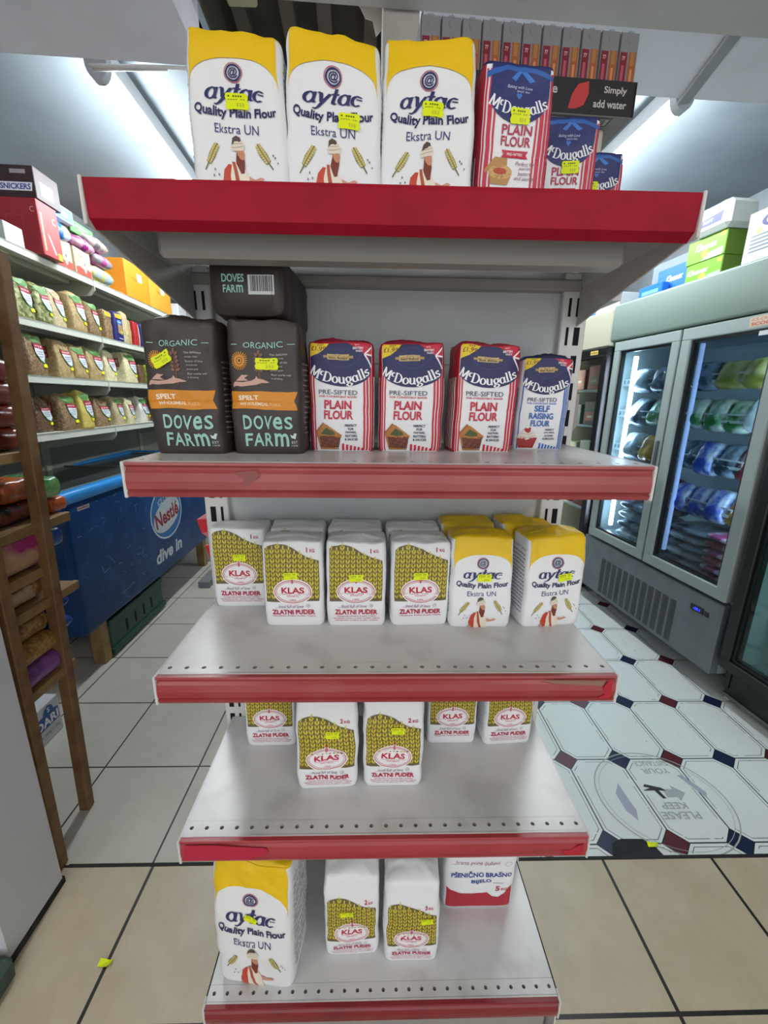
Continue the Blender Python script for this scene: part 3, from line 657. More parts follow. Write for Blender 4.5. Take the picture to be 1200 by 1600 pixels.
# ================================================================== GONDOLA
Z5, Z4, Z3, Z2, Z1 = .1918, .5976, .9013, 1.207, 1.507
M_SHELF = mat('shelf_enamel', '#cfd0d0', .28, hex2='#bdbdbc', scale=14, lo=.5, hi=.72)
M_GREY = mat('bracket_grey', '#9a9792', .45)
M_BACK = mat('back_panel', '#c5c7c8', .5, hex2='#bbbdbe', scale=5)
M_SLOT = mat('slot_black', '#0c0c0d', .9)
M_STRIP1 = mat('red_strip_fresh', '#9c0a27', .55, hex2='#8e0a24', scale=20, spec=.2)
M_STRIP = mat('red_strip_faded', '#a8383f', .33, hex2='#9c2f37', scale=9, lo=.4, hi=.7)
M_STRIP5 = mat('red_strip_dark', '#86232b', .35, hex2='#741d25', scale=9)
M_EDGE = mat('white_plastic', '#d8d6d4', .4)
g = empty('gondola_shelf_unit', (0, .15, 0)); g.location = (0, 0, 0)
tag(g, 'white shelf unit with five red edged shelves full of flour bags', 'shelf unit')
bp = MB(); bp.box(-.325, .325, .285, .30, .02, 1.504, M_BACK)
for z in (Z4+.12, Z3+.1, Z2+.14): bp.box(-.325, .325, .2835, .286, z, z+.002, M_GREY)
bp.build('back_panel', g)
bx('cross_bar', -.335, .335, .262, .30, 1.470, 1.488, M_GREY, g, .003)
for sg in (-1, 1):
    u = MB(); u.box(sg*.3225-.0225+sg*.006, sg*.3225+.0225+sg*.006, .27, .315, 0, 1.50, M_EDGE, .002)
    for k in range(29):
        z = .1+k*.0475
        for dx, ww in ((.007, .005), (-.010, .0022)):
            xx = sg*.3285+sg*dx; u.box(xx-ww, xx+ww, .2690, .2702, z, z+.03, M_SLOT)
    u.build('upright', g)
def shelf(z, kind):
    s = MB(); D = .268; hw = .333; zt = z
    # perforated front strip: real holes
    n = 27; pit = 2*hw/n; y0, y1 = .003, .027; yc = .0145; r = .0033
    for i in range(n):
        cx = -hw+pit*(i+.5); xs = (cx-pit/2, cx+pit/2); K = 12; vs = []; sq = []
        for k in range(K):
            a = 2*math.pi*k/K+math.pi/4; c_, s_ = math.cos(a), math.sin(a); m_ = max(abs(c_), abs(s_))
            vs.append((cx+r*c_, yc+r*s_, zt)); sq.append((cx+pit/2*c_/m_, yc+(y1-y0)/2*s_/m_, zt))
        lo = [(v[0], v[1], zt-.012) for v in vs]
        s.add(vs+sq, [[k, (k+1) % K, K+(k+1) % K, K+k] for k in range(K)], M_SHELF)
        s.add(vs+lo, [[k, (k+1) % K, K+(k+1) % K, K+k] for k in range(K)], M_GREY)
    s.add([(-hw, y1, zt), (hw, y1, zt), (hw, D, zt), (-hw, D, zt)], [[0, 1, 2, 3]], M_SHELF)
    s.box(-hw, hw, y1, D, zt-.002, zt-.0005, M_SHELF)
    s.box(-hw, hw, 0, .003, zt-.035, zt, M_SHELF)
    for sg in (-1, 1): s.box(sg*hw-.0012, sg*hw+.0012, 0, D, zt-.03, zt+.0004, M_SLOT if kind == 5 else M_SHELF)
    s.box(-.288, .288, .05, .085, zt-.058, zt-.003, M_GREY, .005)
    o = s.build('shelf', g)
    # ticket strip
    ms = {1: M_STRIP1, 5: M_STRIP5, 2: mat('red_strip_dusty', '#a24c4d', .35, hex2='#963f41', scale=9), 3: mat('red_strip_scuffed', '#9a3236', .33, hex2='#a44e4c', scale=7, lo=.5, hi=.75)}.get(kind, M_STRIP); st = MB()
    prof = [(0, -.001), (-.007, -.001), (-.008, -.004), (-.0045, -.007), (-.0042, -.010), (-.0075, -.014), (-.0095, -.024), (-.0085, -.034), (-.005, -.037), (-.0085, -.039), (-.006, -.0445), (0, -.0445)]
    if kind == 1: prof = [(0, -.001), (-.007, -.001), (-.0075, -.005), (-.005, -.038), (.006, -.046), (.006, -.04), (0, -.03)]
    Mx = Matrix(((0, 0, 1, -.3315), (1, 0, 0, 0), (0, 1, 0, z), (0, 0, 0, 1)))
    st.prism(prof, Mx, .663, ms, False)
    sob = st.build('price_strip', o)
    for sg in (-1, 1): MB().box(sg*.3335-.002, sg*.3335+.002, -.0098, .012, z-.0455, z+.0005, M_EDGE, .0012).build('strip_end', o)
    # worn patches of the old strip colour / grime
    a = Art()
    if kind == 4:
        a.poly([(-.325, -.037), (-.325, -.006), (-.275, -.006), (-.235, -.010), (-.195, -.013), (-.19, -.021), (-.20, -.030), (-.215, -.031), (-.22, -.037)], '#b8183f')
        a.poly([(.30, -.037), (.325, -.037), (.325, -.014), (.312, -.018), (.305, -.026), (.285, -.028)], '#b3162f')
    if kind == 3:
        a.poly([(.325, -.037), (.325, -.006), (.318, -.008), (.312, -.02), (.316, -.030), (.305, -.037)], '#b3162f'); a.up(); a.poly([(.22, -.006), (.315, -.008), (.31, -.016), (.24, -.012)], '#8f6a5c')
    if kind == 2: a.poly([(-.20, -.012), (-.17, -.010), (-.165, -.016), (-.178, -.026), (-.188, -.03), (-.185, -.02)], '#8a4a48')
    def pf(x, y, off):
        yy = -.0044 if y > -.012 else (-.0075-.002*min(1, max(0, (-.014-y)/.010)) if y > -.026 else -.0096)
        return Vector((x, -.0098-off*.4, z+y))
    if a.it: a.build('worn_patch', pf, o, maxlen=.02, base=.0001)
    # side brackets
    for sg in (-1, 1):
        b = MB(); dz = .095 if kind == 1 else .075
        pl = [(.0, -.002), (-.002, -.03), (.002, -.042), (.283, -dz), (.283, -.002)] if kind != 5 else [(0, -.02), (0, -.185), (.283, -.185), (.283, -.02)]
        b.prism(pl, Matrix(((0, 0, 1, sg*.3345-.0013), (1, 0, 0, 0), (0, 1, 0, z), (0, 0, 0, 1))), .0026, mat('gable_grey', '#c4c0ba', .5) if kind == 1 else M_EDGE)
        b.build('bracket', o)
    return o
for z, k in ((Z1, 1), (Z2, 2), (Z3, 3), (Z4, 4), (Z5, 5)): shelf(z, k)
bx('kick_plate', -.325, .325, .02, .28, 0, Z5-.045, M_GREY, g)

# ================================================================== FLOUR BAGS
G = 'white and yellow flour bags on the top shelf'
flour_bag('aytac', 0, -.176, .030, Z1, 'leftmost of the three yellow topped white flour bags on the top shelf', G, (.02, .555, .03))
flour_bag('aytac', 1, -.071, .032, Z1, 'yellow topped flour bag on the top shelf between two like it, top sloping right', G, (.17, .47, -.04), rz=-.02)
flour_bag('aytac', 2, .035, .034, Z1, 'yellow topped flour bag on the top shelf beside the red striped bag', G, (.04, .555, -.05), rz=-.03)
G = 'red striped flour bags on the top shelf'
flour_bag('bow', 0, .1375, .062, Z1, 'largest looking red striped flour bag with blue bow on the top shelf', G, (.02, .655), rz=.09)
flour_bag('bow', 1, .2375, .150, Z1, 'middle of the three blue bow flour bags on the top shelf', G, (.06, .60, .03))
flour_bag('bow', 2, .318, .232, Z1, 'rearmost blue bow flour bag at the right end of the top shelf', G, (-.1, .68, .03))
G = 'brown spelt flour bags'
flour_bag('doves', 0, -.283, .072, Z2, 'dark brown spelt flour bag at the left end of the second shelf', G, (-.22, .72, .47), st_w=.028)
flour_bag('doves', 1, -.175, .078, Z2, 'dark brown spelt flour bag standing beside the red striped bags', G, (.06, .695, 0), st_w=.028)
b, body, pr, sL, sR = product('doves', 2)
e = empty('flour_bag', (-.196, .098, Z2+.183+.041), rot=(math.radians(-90), 0, math.radians(-2))); tag(e, 'dark brown flour bag lying on its back on top of two brown bags', 'flour bag', G)
link('bag_body', body, e); link('front_print', pr, e)
a = Art(); a.text('DOVES', -.018, .008, '#9fd0c6', w=.030, h=.010, bold=.02); a.text('FAR', -.0235, -.005, '#9fd0c6', w=.017, h=.0095, bold=.02); a.text('m', -.0095, -.005, '#9fd0c6', w=.009, h=.0095, bold=.02)
a.rect(.002, .037, -.012, .012, '#d8dad8'); a.up(); x = .005
rnd = random.Random(3)
while x < .034:
    ww = rnd.choice((.0005, .0009, .0014)); a.rect(x, x+ww, -.008, .011, '#2a2a2a'); x += ww+rnd.choice((.0006, .001))
a.ring(0, 0, .048, .037, .0008, '#2b2624', 4, 45, 405)
a.build('base_print', lambda x, y, o: Vector((x, -y, -o-.0006)), e)
G = 'red striped plain flour bags on the second shelf'
flour_bag('mcd', 0, -.073, .122, Z2, 'red striped plain flour bag next to the dark brown bags on the second shelf', G)
flour_bag('mcd', 1, .0315, .124, Z2, 'red striped plain flour bag between two like it on the second shelf', G)
flour_bag('mcd', 2, .143, .126, Z2, 'red striped plain flour bag next to the blue self raising bag', G, rz=.06)
flour_bag('self', 0, .250, .172, Z2, 'blue striped self raising flour bag at the right end of the second shelf', None)
G = 'wheat field flour bags on the third shelf'
flour_bag('klas1', 0, -.272, .203, Z3, 'wheat field flour bag set back at the left end of the third shelf', G, (.02, .65))
flour_bag('klas1', 1, -.160, .131, Z3, 'leftmost wheat field flour bag in the front row of the third shelf', G, (-.02, .625, .07))
flour_bag('klas1', 2, -.053, .131, Z3, 'middle wheat field flour bag in the front row of the third shelf', G, (.0, .60, .06))
flour_bag('klas1', 3, .056, .133, Z3, 'wheat field flour bag beside the yellow topped bags on the third shelf', G, (.0, .62), rz=.04)
for i, (x, lb) in enumerate(((-.165, 'wheat flour bag behind the leftmost front row bag, only its white top showing'), (-.058, 'wheat flour bag behind the middle front row bag, only its white top showing'), (.050, 'wheat flour bag behind the one beside the yellow topped bags'))):
    flour_bag('klas1', (1, 3, 0)[i], x, .207, Z3, lb, G, rz=(.02, -.03, .01)[i])
G = 'yellow topped flour bags on the third shelf'
flour_bag('aytac', 3, .162, .126, Z3, 'yellow topped flour bag beside the wheat field bags on the third shelf', G, (.03, .58, .03))
flour_bag('aytac', 4, .285, .130, Z3, 'yellow topped flour bag at the right end of the third shelf', G, (.14, .575, .12), rz=.11)
flour_bag('aytac', 2, .152, .205, Z3, 'yellow topped flour bag behind its twin, next to the rear wheat bags', G)
flour_bag('aytac', 0, .270, .207, Z3, 'yellow topped flour bag behind the right end bag of the third shelf', G, rz=.08)
G = 'two kilo wheat field flour bags on the fourth shelf'
flour_bag('klas2', 0, -.106, .083, Z4, 'taller wheat field flour bag standing left on the fourth shelf front', G, (.10, .60, -.06), rz=.04)
flour_bag('klas2', 1, .014, .086, Z4, 'taller wheat field flour bag standing right on the fourth shelf front', G, (.08, .625, .05))
G = 'small wheat field flour bags at the back of the fourth shelf'
flour_bag('klas1', 2, -.229, .184, Z4, 'short wheat field flour bag at the back left of the fourth shelf', G)
flour_bag('klas1', 3, .139, .187, Z4, 'short wheat field flour bag at the back, just right of the taller pair', G)
flour_bag('klas1', 0, .253, .184, Z4, 'short wheat field flour bag at the back right end of the fourth shelf', G, rz=.06)
flour_bag('aytac_big', 0, -.238, .022, Z5, 'large yellow topped flour bag on the bottom shelf at left', None, (.0, .605, -.35), rz=-.115)
G = 'two kilo wheat field flour bags on the bottom shelf'
flour_bag('klas2', 2, -.063, .066, Z5, 'wheat field flour bag on the bottom shelf beside the big yellow topped bag', G, (-.08, .60, .05), rz=.02)
flour_bag('klas2', 3, .056, .054, Z5, 'wheat field flour bag on the bottom shelf nearest the red and white bag', G, (.27, .57, .1))
M_REDP = mat('red_band_paper', '#b3283a', .45)
b = Bag(.158, .10, .30, seed=33, wr=.0025, bulge=.03, puff=.012)
e = empty('flour_bag', (.212, .145+.05, Z5)); tag(e, 'red and white five kilo flour bag at the back right of the bottom shelf', 'flour bag')
link('bag_body', b.body_mesh('bag_body', M_PAPER, M_PAPER, M_PAPER), e)
a = Art(); pts = [(-.077, .005), (.077, .005), (.077, .07), (.066, .062), (.055, .044), (.043, .034), (.03, .036), (.018, .048), (.0, .047), (-.04, .049), (-.065, .056), (-.077, .066)]
a.poly(pts, '#b3283a'); a.up()
a.text('PŠENIČNO BRAŠNO', .003, .104, '#2f4a94', w=.135, h=.017, bold=.035); a.text('BIJELO', .003, .082, '#2f4a94', w=.045, h=.012, bold=.035)
a.text('...hrana puna ljubavi', -.012, .134, '#a05a72', w=.105, h=.014, shear=.3); a.ring(.058, .134, .008, .006, .0006, '#a05a72', 14)
a.text('5', .04, .060, '#b3283a', h=.016, bold=.03); a.text('KG', .055, .058, '#b3283a', h=.008, bold=.03)
a.rect(.03, .05, .077, .0785, '#9aa0a8')
a.build('front_print', b.front, e, maxlen=.008)

# display tray with upright cartons standing on a white carton behind the unit
M_BLACK = mat('black_card', '#1c1c20', .5); M_CART = mat('white_carton', '#cfcac2', .6, hex2='#c2bcb3', scale=10); M_UNDER = mat('grey_card', '#8e8c88', .7)
row = empty('gondola_row', (0, 0, 0)); tag(row, 'long shelf row running away behind the flour shelf unit', 'shelf unit')
rb = MB(); rb.box(-.02, .02, .33, 2.1, .1, 1.50, M_BACK); rb.box(-.34, .34, .33, 2.1, .02, .12, M_GREY); rb.build('frame', row)
bx('top_shelf', -.30, .44, .33, 2.1, 1.47, 1.50, M_SHELF, row)
for z in (.55, .93, 1.2):
    bx('shelf', .02, .36, .34, 2.1, z-.02, z, M_SHELF, row); bx('shelf', -.36, -.02, .34, 2.1, z-.02, z, M_SHELF, row)
for z, y in ((1.032, .345), (.962, .375)):
    q = MB(); q.prism([(0, 0), (.065, .006), (.055, -.022), (.008, -.030)], Matrix(((1, 0, 0, -.402), (0, 0, 1, y), (0, 1, 0, z), (0, 0, 0, 1))), .05, mat('strip_red', '#c01024', .5))
    q.prism([(.008, -.030), (.055, -.022), (.045, -.045), (.028, -.048)], Matrix(((1, 0, 0, -.402), (0, 0, 1, y), (0, 1, 0, z), (0, 0, 0, 1))), .05, mat('strip_pale', '#c06a6c', .5))
    q.build('price_strip', row)
q = MB(); q.prism([(0, 0), (.014, 0), (.018, -.06), (.008, -.075), (-.006, -.05)], Matrix(((1, 0, 0, .372), (0, 0, 1, .335), (0, 1, 0, 1.30), (0, 0, 0, 1))), .02, M_GREY); q.build('bracket', row)
e = bx('carton', .08, .415, .43, .75, 1.50, 1.792, M_CART, None, .006, 2); tag(e, 'plain white carton under the black display tray', 'box')
RT = math.radians(3.4); TO = Vector((.046, .374, 1.794)); t = empty('display_tray', TO, RT); tag(t, 'black cardboard display tray reading simply add water behind the top shelf', 'display box')
tb = MB(); tb.box(0, .405, 0, .004, .0, .052, M_BLACK); tb.box(0, .004, 0, .26, 0, .05, M_BLACK); tb.box(.401, .405, 0, .26, 0, .05, M_BLACK); tb.box(0, .405, .256, .26, 0, .05, M_BLACK); tb.box(.002, .403, .002, .258, -.001, .003, M_UNDER)
tb.build('tray', t)
a = Art(); a.text('Simply', .365, .036, '#c9c6c2', h=.0135, bold=.02, w=.043); a.text('add water', .357, .016, '#c9c6c2', w=.063, h=.012, bold=.02)
a.build('lettering', plane_fn((0, 0, 0), (1, 0, 0), (0, 0, 1)), t); a = Art()
a.text('time', .236, .034, '#c9c6c2', w=.04, h=.0135, bold=.02)
a.build('lettering', plane_fn((0, 0, 0), (1, 0, 0), (0, 0, 1)), t); a = Art()
a.poly([(.278, .006), (.284, .028), (.294, .043), (.313, .048), (.315, .030), (.307, .012), (.292, .006)], '#c4383c')
a.build('leaf_emblem', plane_fn((0, 0, 0), (1, 0, 0), (0, 0, 1)), t)
a = Art(); a.rect(.23, .37, -.03, -.006, '#3b3b3b'); a.up(); a.rect(.234, .366, -.027, -.009, '#a19f9a'); a.up()
for k in range(30): a.rect(.24+k*.004, .2415+k*.004+(k % 3)*.0006, -.025, -.011, '#2b2b2b')
a.build('base_print', plane_fn((0, 0, -.0012), (1, 0, 0), (0, -1, 0)), t)
M_SLV = mat('silver_card', '#828287', .5)
for i in range(11):
    x = .0065+i*.0360
    c = bx('sachet_carton', x, x+.0345, .006, .235, .0035, .127, M_SLV, None, .0015); c.location = TO; c.rotation_euler = (0, 0, RT)
    tag(c, 'grey carton printed with red and orange sachets, ' + ('first', 'second', 'third', 'fourth', 'fifth', 'sixth', 'seventh', 'eighth', 'ninth', 'tenth', 'last')[i]+' from the left in the black tray', 'carton', 'cartons in the display tray')
    a = Art(); a.rect(0, .0008, 0, .1235, '#202024'); a.rect(.0025, .0155, .012, .094, '#7a1029'); a.rect(.0185, .0318, .008, .095, '#a0552a'); a.up()
    a.rect(.006, .011, .05, .075, '#b05064'); a.text('77', .0088, .085, '#d9b6be', w=.006, h=.006, bold=.02); a.rect(.0215, .029, .075, .095, '#a5733f'); a.rect(.023, .027, .05, .07, '#cf8a5c')
    a.text('jelly', .017, .123, '#3b3b42', w=.011, h=.004); a.line([(.012, .116), (.013, .110), (.017, .106)], .0006, '#5a5a60')
    a.build('front_print', plane_fn((x, .006, .0035), (1, 0, 0), (0, 0, 1)), c)

# ================================================================== LEFT AISLE
A1 = Vector((-1.43, 1.295, 0)); D1 = Vector((-.048, .9988, 0)); N1 = Vector((.9988, .048, 0))
def W(s, off, z): return A1+D1*s+N1*off+Vector((0, 0, z))
RL = math.radians(90+2.75)
M_CREAM = mat('cream_shelf', '#c6cabc', .45); M_CREAMD = mat('cream_bracket', '#a9ad9f', .45)
# frame: local x runs away from the viewer (s), local y points into the wall
def wl(o): o.rotation_euler = (0, 0, math.radians(90+2.75)); return o
u = empty('wall_shelf_unit', A1, math.radians(90+2.75)); tag(u, 'cream wall shelving with four levels of packets over the chest freezer', 'shelf unit')
bx('back_panel', -.6, 2.6, .40, .41, .3, 1.95, mat('shelf_back', '#8d9086', .6), u)
for z in (1.857, 1.588, 1.366, 1.125):
    for s0, s1 in ((-.6, .585), (.592, 1.66), (1.667, 2.6)):
        sm = MB(); sm.box(s0, s1, 0, .40, z-.008, z, M_CREAM); sm.box(s0, s1, 0, .012, z-.03, z, M_CREAM); sm.box(s0+.02, s1-.02, .10, .30, z-.03, z-.006, M_CREAMD, .006)
        so = sm.build('shelf', u)
    for s in (.588, 1.663):
        q = MB(); q.prism([(-.002, -.001), (.40, -.001), (.40, -.13), (.16, -.085), (.02, -.075), (-.002, -.05)], Matrix(((0, 0, 1, s-.0035), (1, 0, 0, 0), (0, 1, 0, z), (0, 0, 0, 1))), .007, M_CREAMD); q.build('bracket', u)
for s in (-.55, .588, 1.663): bx('upright', s-.02, s+.02, .385, .40, .3, 2.0, M_CREAMD, u)

M_GTRIM = '#2f6b3a'
FILLS = {'herb': speckle('dried_herbs', '#4c5a30', '#8a8f5c', '#b9b78c', 90), 'beige': speckle('pale_grain', '#a99a74', '#b7a985', '#c9bd9c', 260), 'brown': speckle('brown_pulses', '#6b5238', '#8a7052', '#a08a6a', 150),
         'tan': speckle('tan_beans', '#9a8258', '#ab9468', '#bca87e', 140), 'cream': speckle('cream_beans', '#c3b98e', '#cfc69e', '#dcd4b2', 130), 'yellow': speckle('yellow_peas', '#bda94a', '#c9b65c', '#d6c678', 170),
         'dark': speckle('dark_pulses', '#4a3626', '#634a34', '#7a6046', 150), 'white': speckle('white_rice', '#cdcabb', '#d8d6ca', '#e2e0d6', 300)}
PM = {}
def pulse_bag(s, off, z, fill, label, group, wd=.105, h=.155, d=.09, v=0, shield=True, turn=0):
    k = (fill, wd, h, v)
    if k not in PM:
        b = Bag(wd, d, h, seed=200+v*3, wr=.005, bulge=.03, n=9, puff=.012, taper=.04, lean=.012)
        m = FILLS[fill]; body = b.body_mesh('bag_body', m, m, m, nf=12, ns=8, nt=14)
        a = Art()
        a.poly([(-.49*wd, .99*h), (-.49*wd, .93*h), (.0, .80*h), (.1*wd, .78*h), (.49*wd, .9*h), (.49*wd, .99*h)], m if v % 2 else '#5d8a4c'); a.up()
        a.poly([(-.2*wd, .82*h), (.48*wd, .80*h), (.48*wd, .45*h), (.30*wd, .30*h), (.08*wd, .38*h), (-.1*wd, .52*h)], M_GTRIM); a.up()
        a.poly([(-.17*wd, .78*h), (.46*wd, .76*h), (.46*wd, .48*h), (.30*wd, .34*h), (.1*wd, .41*h), (-.07*wd, .54*h)], '#d5dadf'); a.up()
        a.poly([(-.19*wd, .80*h), (.47*wd, .78*h), (.47*wd, .67*h), (-.15*wd, .69*h)], '#a8203a'); a.up()
        for i in range(5): a.rect((-.1+i*.1)*wd, (-.04+i*.1)*wd, .715*h, .75*h, '#e3c9cf')
        for r, (x0, x1) in enumerate(((-.05, .4), (.0, .38), (.05, .36))): a.rect(x0*wd, x1*wd, (.60-.06*r)*h, (.615-.06*r)*h, '#7486a8')
        a.rect(.18*wd, .42*wd, .22*h, .30*h, NEON)
        a2 = Art(); a2.rect(-.012, .008, .55*h, .85*h, '#9c2433'); a2.up(); a2.rect(-.006, .002, .59*h, .81*h, '#c9b8a0')
        PM[k] = (body, a.build('front_label', b.front, maxlen=.012, base=.002, step=.0004, mesh_only=True), a2.build('side_label', b.side(-1), maxlen=.012, base=.002, mesh_only=True), b)
    body, fr, sd, b = PM[k]
    p = W(s, off-b.d/2, z)
    e = empty('pulses_bag', p, RL+turn); tag(e, label, 'dry food bag', group)
    link('bag_body', body, e)
    if shield: link('front_label', fr, e); link('side_label', sd, e)
    return e
G = 'packets on the upper packet shelf of the wall unit'
UP = 1.588
pulse_bag(.10, -.02, UP, 'herb', 'packet of green dried herbs next to the wooden post on the upper packet shelf', G, v=0)
pulse_bag(.195, -.005, UP, 'herb', 'second packet of green dried herbs from the wooden post', G, v=2, wd=.09, h=.145)
pulse_bag(.325, -.03, UP, 'beige', 'packet of pale grain just right of the green herb packets', G, v=1, wd=.09)
pulse_bag(.445, -.01, UP, 'tan', 'tan grain packet on the upper packet shelf just left of the shelf joint', G, v=2, wd=.11, h=.165)
pulse_bag(.575, -.012, UP, 'brown', 'brown grain packet on the upper packet shelf at the shelf joint', G, v=0, wd=.10, h=.155)
M_NV = mat('navy_film', '#2a2c68', .3)
def packet(name, s, off, z, wd, h, d, m, label, group, arts=None, top=None, seed=0, cat='packet'):
    b = Bag(wd, d, h, seed=seed+300, wr=.003, bulge=.05, n=8, puff=.01)
    e = empty(name, W(s, off-d/2, z), RL); tag(e, label, cat, group)
    link('packet_body', b.body_mesh('packet_body', m, m, top or m, nf=10, ns=6, nt=12), e)
    if arts: arts(wd, h).build('front_label', b.front, e, maxlen=.012, base=.002)
    return e
def art_navy(w, h):
    a = Art(); a.rect(-.48*w, .48*w, .82*h, .97*h, '#c9a83a'); a.poly([(-.3*w, .3*h), (.3*w, .25*h), (.34*w, .6*h), (-.28*w, .62*h)], '#9c7d58'); a.ell(0, .7*h, .3*w, .08*h, '#4a80c8'); a.up(); a.rect(-.2*w, .2*w, .69*h, .71*h, '#dfe6f2'); a.rect(.05*w, .3*w, .33*h, .4*h, NEON); a.rect(-.25*w, .3*w, .1*h, .12*h, '#d6d9e6'); return a
packet('pasta_packet', .715, -.02, UP, .07, .145, .05, FILLS['brown'], 'brown packet with yellow top on the upper packet shelf beside the navy packet', G, lambda w, h: Art().rect(-.45*w, .45*w, .82*h, .97*h, '#c9a83a'), seed=1)
packet('pasta_packet', .805, -.01, UP, .085, .15, .055, M_NV, 'navy blue packet with a brown window on the upper packet shelf', G, art_navy, seed=2)
packet('pasta_packet', .895, -.02, UP, .06, .165, .05, FILLS['beige'], 'beige packet with crumpled top right of the navy packet', G, lambda w, h: Art().rect(-.3*w, .3*w, .3*h, .5*h, '#c7b37c'), seed=3)
packet('pasta_packet', .955, -.03, UP, .05, .14, .05, FILLS['tan'], 'narrow tan packet between the beige and red packets', G, seed=4)
packet('pasta_packet', 1.03, -.02, UP, .06, .135, .05, mat('red_film', '#a82a30', .3), 'red packet on the upper packet shelf', G, lambda w, h: Art().rect(.2*w, .48*w, .02*h, .95*h, '#cdb99a'), seed=5)
packet('pasta_packet', 1.115, -.02, UP, .05, .135, .05, M_NV, 'narrow navy packet right of the red packet', G, seed=6)
packet('pasta_packet', 1.20, -.02, UP, .09, .15, .06, FILLS['beige'], 'beige packet with green cap beside the dark brown flour bag', G, lambda w, h: Art().rect(-.3*w, .48*w, .8*h, .97*h, '#3f7a48'), seed=7)
packet('pasta_packet', 1.08, -.12, UP, .10, .175, .06, FILLS['beige'], 'taller beige packet standing behind the red packet', G, seed=8)
G = 'packets on the middle packet shelf of the wall unit'
MD = 1.366
pulse_bag(.115, -.02, MD, 'brown', 'brown bean packet next to the wooden post on the middle packet shelf', G, v=0, h=.165)
pulse_bag(.295, -.02, MD, 'tan', 'golden bean packet, first of the two left of the shelf joint', G, v=1, wd=.11)
pulse_bag(.40, -.012, MD, 'tan', 'golden bean packet, second of the two left of the shelf joint', G, v=2, wd=.10, h=.145)
pulse_bag(.545, -.02, MD, 'tan', 'golden bean packet under the bracket at the shelf joint', G, v=0, wd=.125, h=.15)
pulse_bag(.70, -.03, MD, 'cream', 'cream bean packet just right of the shelf joint bracket', G, v=1, wd=.11)
pulse_bag(.91, -.02, MD, 'cream', 'cream bean packet with pleated side near the lime packets', G, v=2, wd=.13, h=.16)
M_LIME = mat('lime_film', '#9bb32c', .35)
packet('lentil_packet', 1.06, -.03, MD, .075, .11, .05, FILLS['dark'], 'small dark lentil packet left of the lime green one', G, seed=11)
packet('lentil_packet', 1.155, -.01, MD, .09, .115, .05, M_LIME, 'small lime green packet beside the dark brown flour bag', G, lambda w, h: Art().ell(.0, .75*h, .3*w, .12*h, '#a8392c').up().rect(-.3*w, .3*w, .3*h, .45*h, '#c9c83c'), seed=12)
G = 'packets on the lower packet shelf of the wall unit'
LW = 1.125
pulse_bag(.135, -.05, LW, 'dark', 'dark brown packet nearest the wooden post on the lower packet shelf', G, v=1, wd=.10, h=.14)
pulse_bag(.265, -.02, LW, 'brown', 'brown pulse packet with white label left on the lower packet shelf', G, v=0, wd=.115, h=.155)
pulse_bag(.385, -.01, LW, 'yellow', 'yellow pea packet on the lower packet shelf', G, v=2, wd=.095, h=.17)
pulse_bag(.56, -.03, LW, 'brown', 'brown packet right of the yellow pea packet, under the bracket', G, v=1, wd=.13, h=.135)
pulse_bag(.725, -.03, LW, 'beige', 'beige packet on the lower shelf, first of a close pair', G, v=0, wd=.10, h=.145)
pulse_bag(.835, -.02, LW, 'cream', 'cream packet on the lower shelf, second of a close pair', G, v=1, wd=.08, h=.14)
pulse_bag(1.02, -.03, LW, 'white', 'white rice packet on the lower packet shelf', G, v=2, wd=.09, h=.145)
pulse_bag(1.12, -.06, LW, 'brown', 'brown packet just right of the white rice packet', G, v=0, wd=.08, h=.14)
pulse_bag(1.21, -.05, LW, 'dark', 'dark packet half hidden by the dark brown flour bag', G, v=2, wd=.08, h=.14)

# goods on the top of the wall unit
TP = 1.857
def carton(name, s, off, z, L, d, h, m, label, cat='box', group=None, front=None, near=None, bev=.002, turn=0):
    e = empty(name, W(s, off, z), RL+turn); tag(e, label, cat, group)     # origin: front centre; local -y faces the aisle, local -x the viewer
    MB().box(-L/2, L/2, 0, d, 0, h, m, bev).build('box_body', e)
    if front: front.build('front_print', plane_fn((0, 0, 0), (1, 0, 0), (0, 0, 1)), e)
    if near: near.build('end_print', plane_fn((-L/2, d/2, 0), (0, -1, 0), (0, 0, 1)), e)
    return e
M_MAR = mat('red_carton', '#8f1c26', .45); M_BRN = mat('brown_carton', '#2e1a1c', .45); M_KR = mat('kraft', '#bda98c', .65); M_OR = mat('orange_carton', '#d8861a', .5)
a = Art(); a.rect(-.055, .055, .004, .196, '#c8393b'); a.up(); a.rect(-.05, -.04, .02, .16, '#d9b07a'); a.poly([(-.02, .09), (-.01, .085), (.022, .02), (.012, .018)], '#e8c4c4'); a.poly([(-.025, .10), (.0, .125), (.005, .10), (-.005, .09)], '#8a3a34'); a.text('C', .033, .15, '#e0c0c0', h=.025); a.rect(.03, .055, .004, .03, '#e3c81c')
n = Art(); n.ring(.09, .10, .045, .06, .0012, '#b3525c', 4, 45, 405); n.text('C', .165, .165, '#d0a0a6', h=.02)
carton('chocolate_box', .255, .03, TP, .125, .37, .205, M_MAR, 'tall red chocolate carton at the near end of the top wall shelf', front=a, near=n)
a = Art(); a.rect(-.045, .03, .02, .07, '#dfe3df'); a.up(); a.rect(-.03, .02, .03, .06, '#a9b5ae')
n = Art(); n.poly([(.035, .025), (.165, .025), (.17, .055), (.04, .055)], '#d7d3da'); n.up(); n.text('SNICKERS', .103, .040, '#2a3a80', w=.118, h=.021, bold=.04, shear=.1); n.rect(.09, .15, .085, .10, '#8f8488'); n.l -= 1
carton('chocolate_box', .275, .035, TP+.206, .15, .36, .115, M_BRN, 'dark brown chocolate bar carton lying on the tall red one', front=a, near=n)
n = Art(); n.rect(-.06, .06, .0, .03, '#c0413c'); n.rect(-.06, .06, .055, .075, '#c8cbd0')
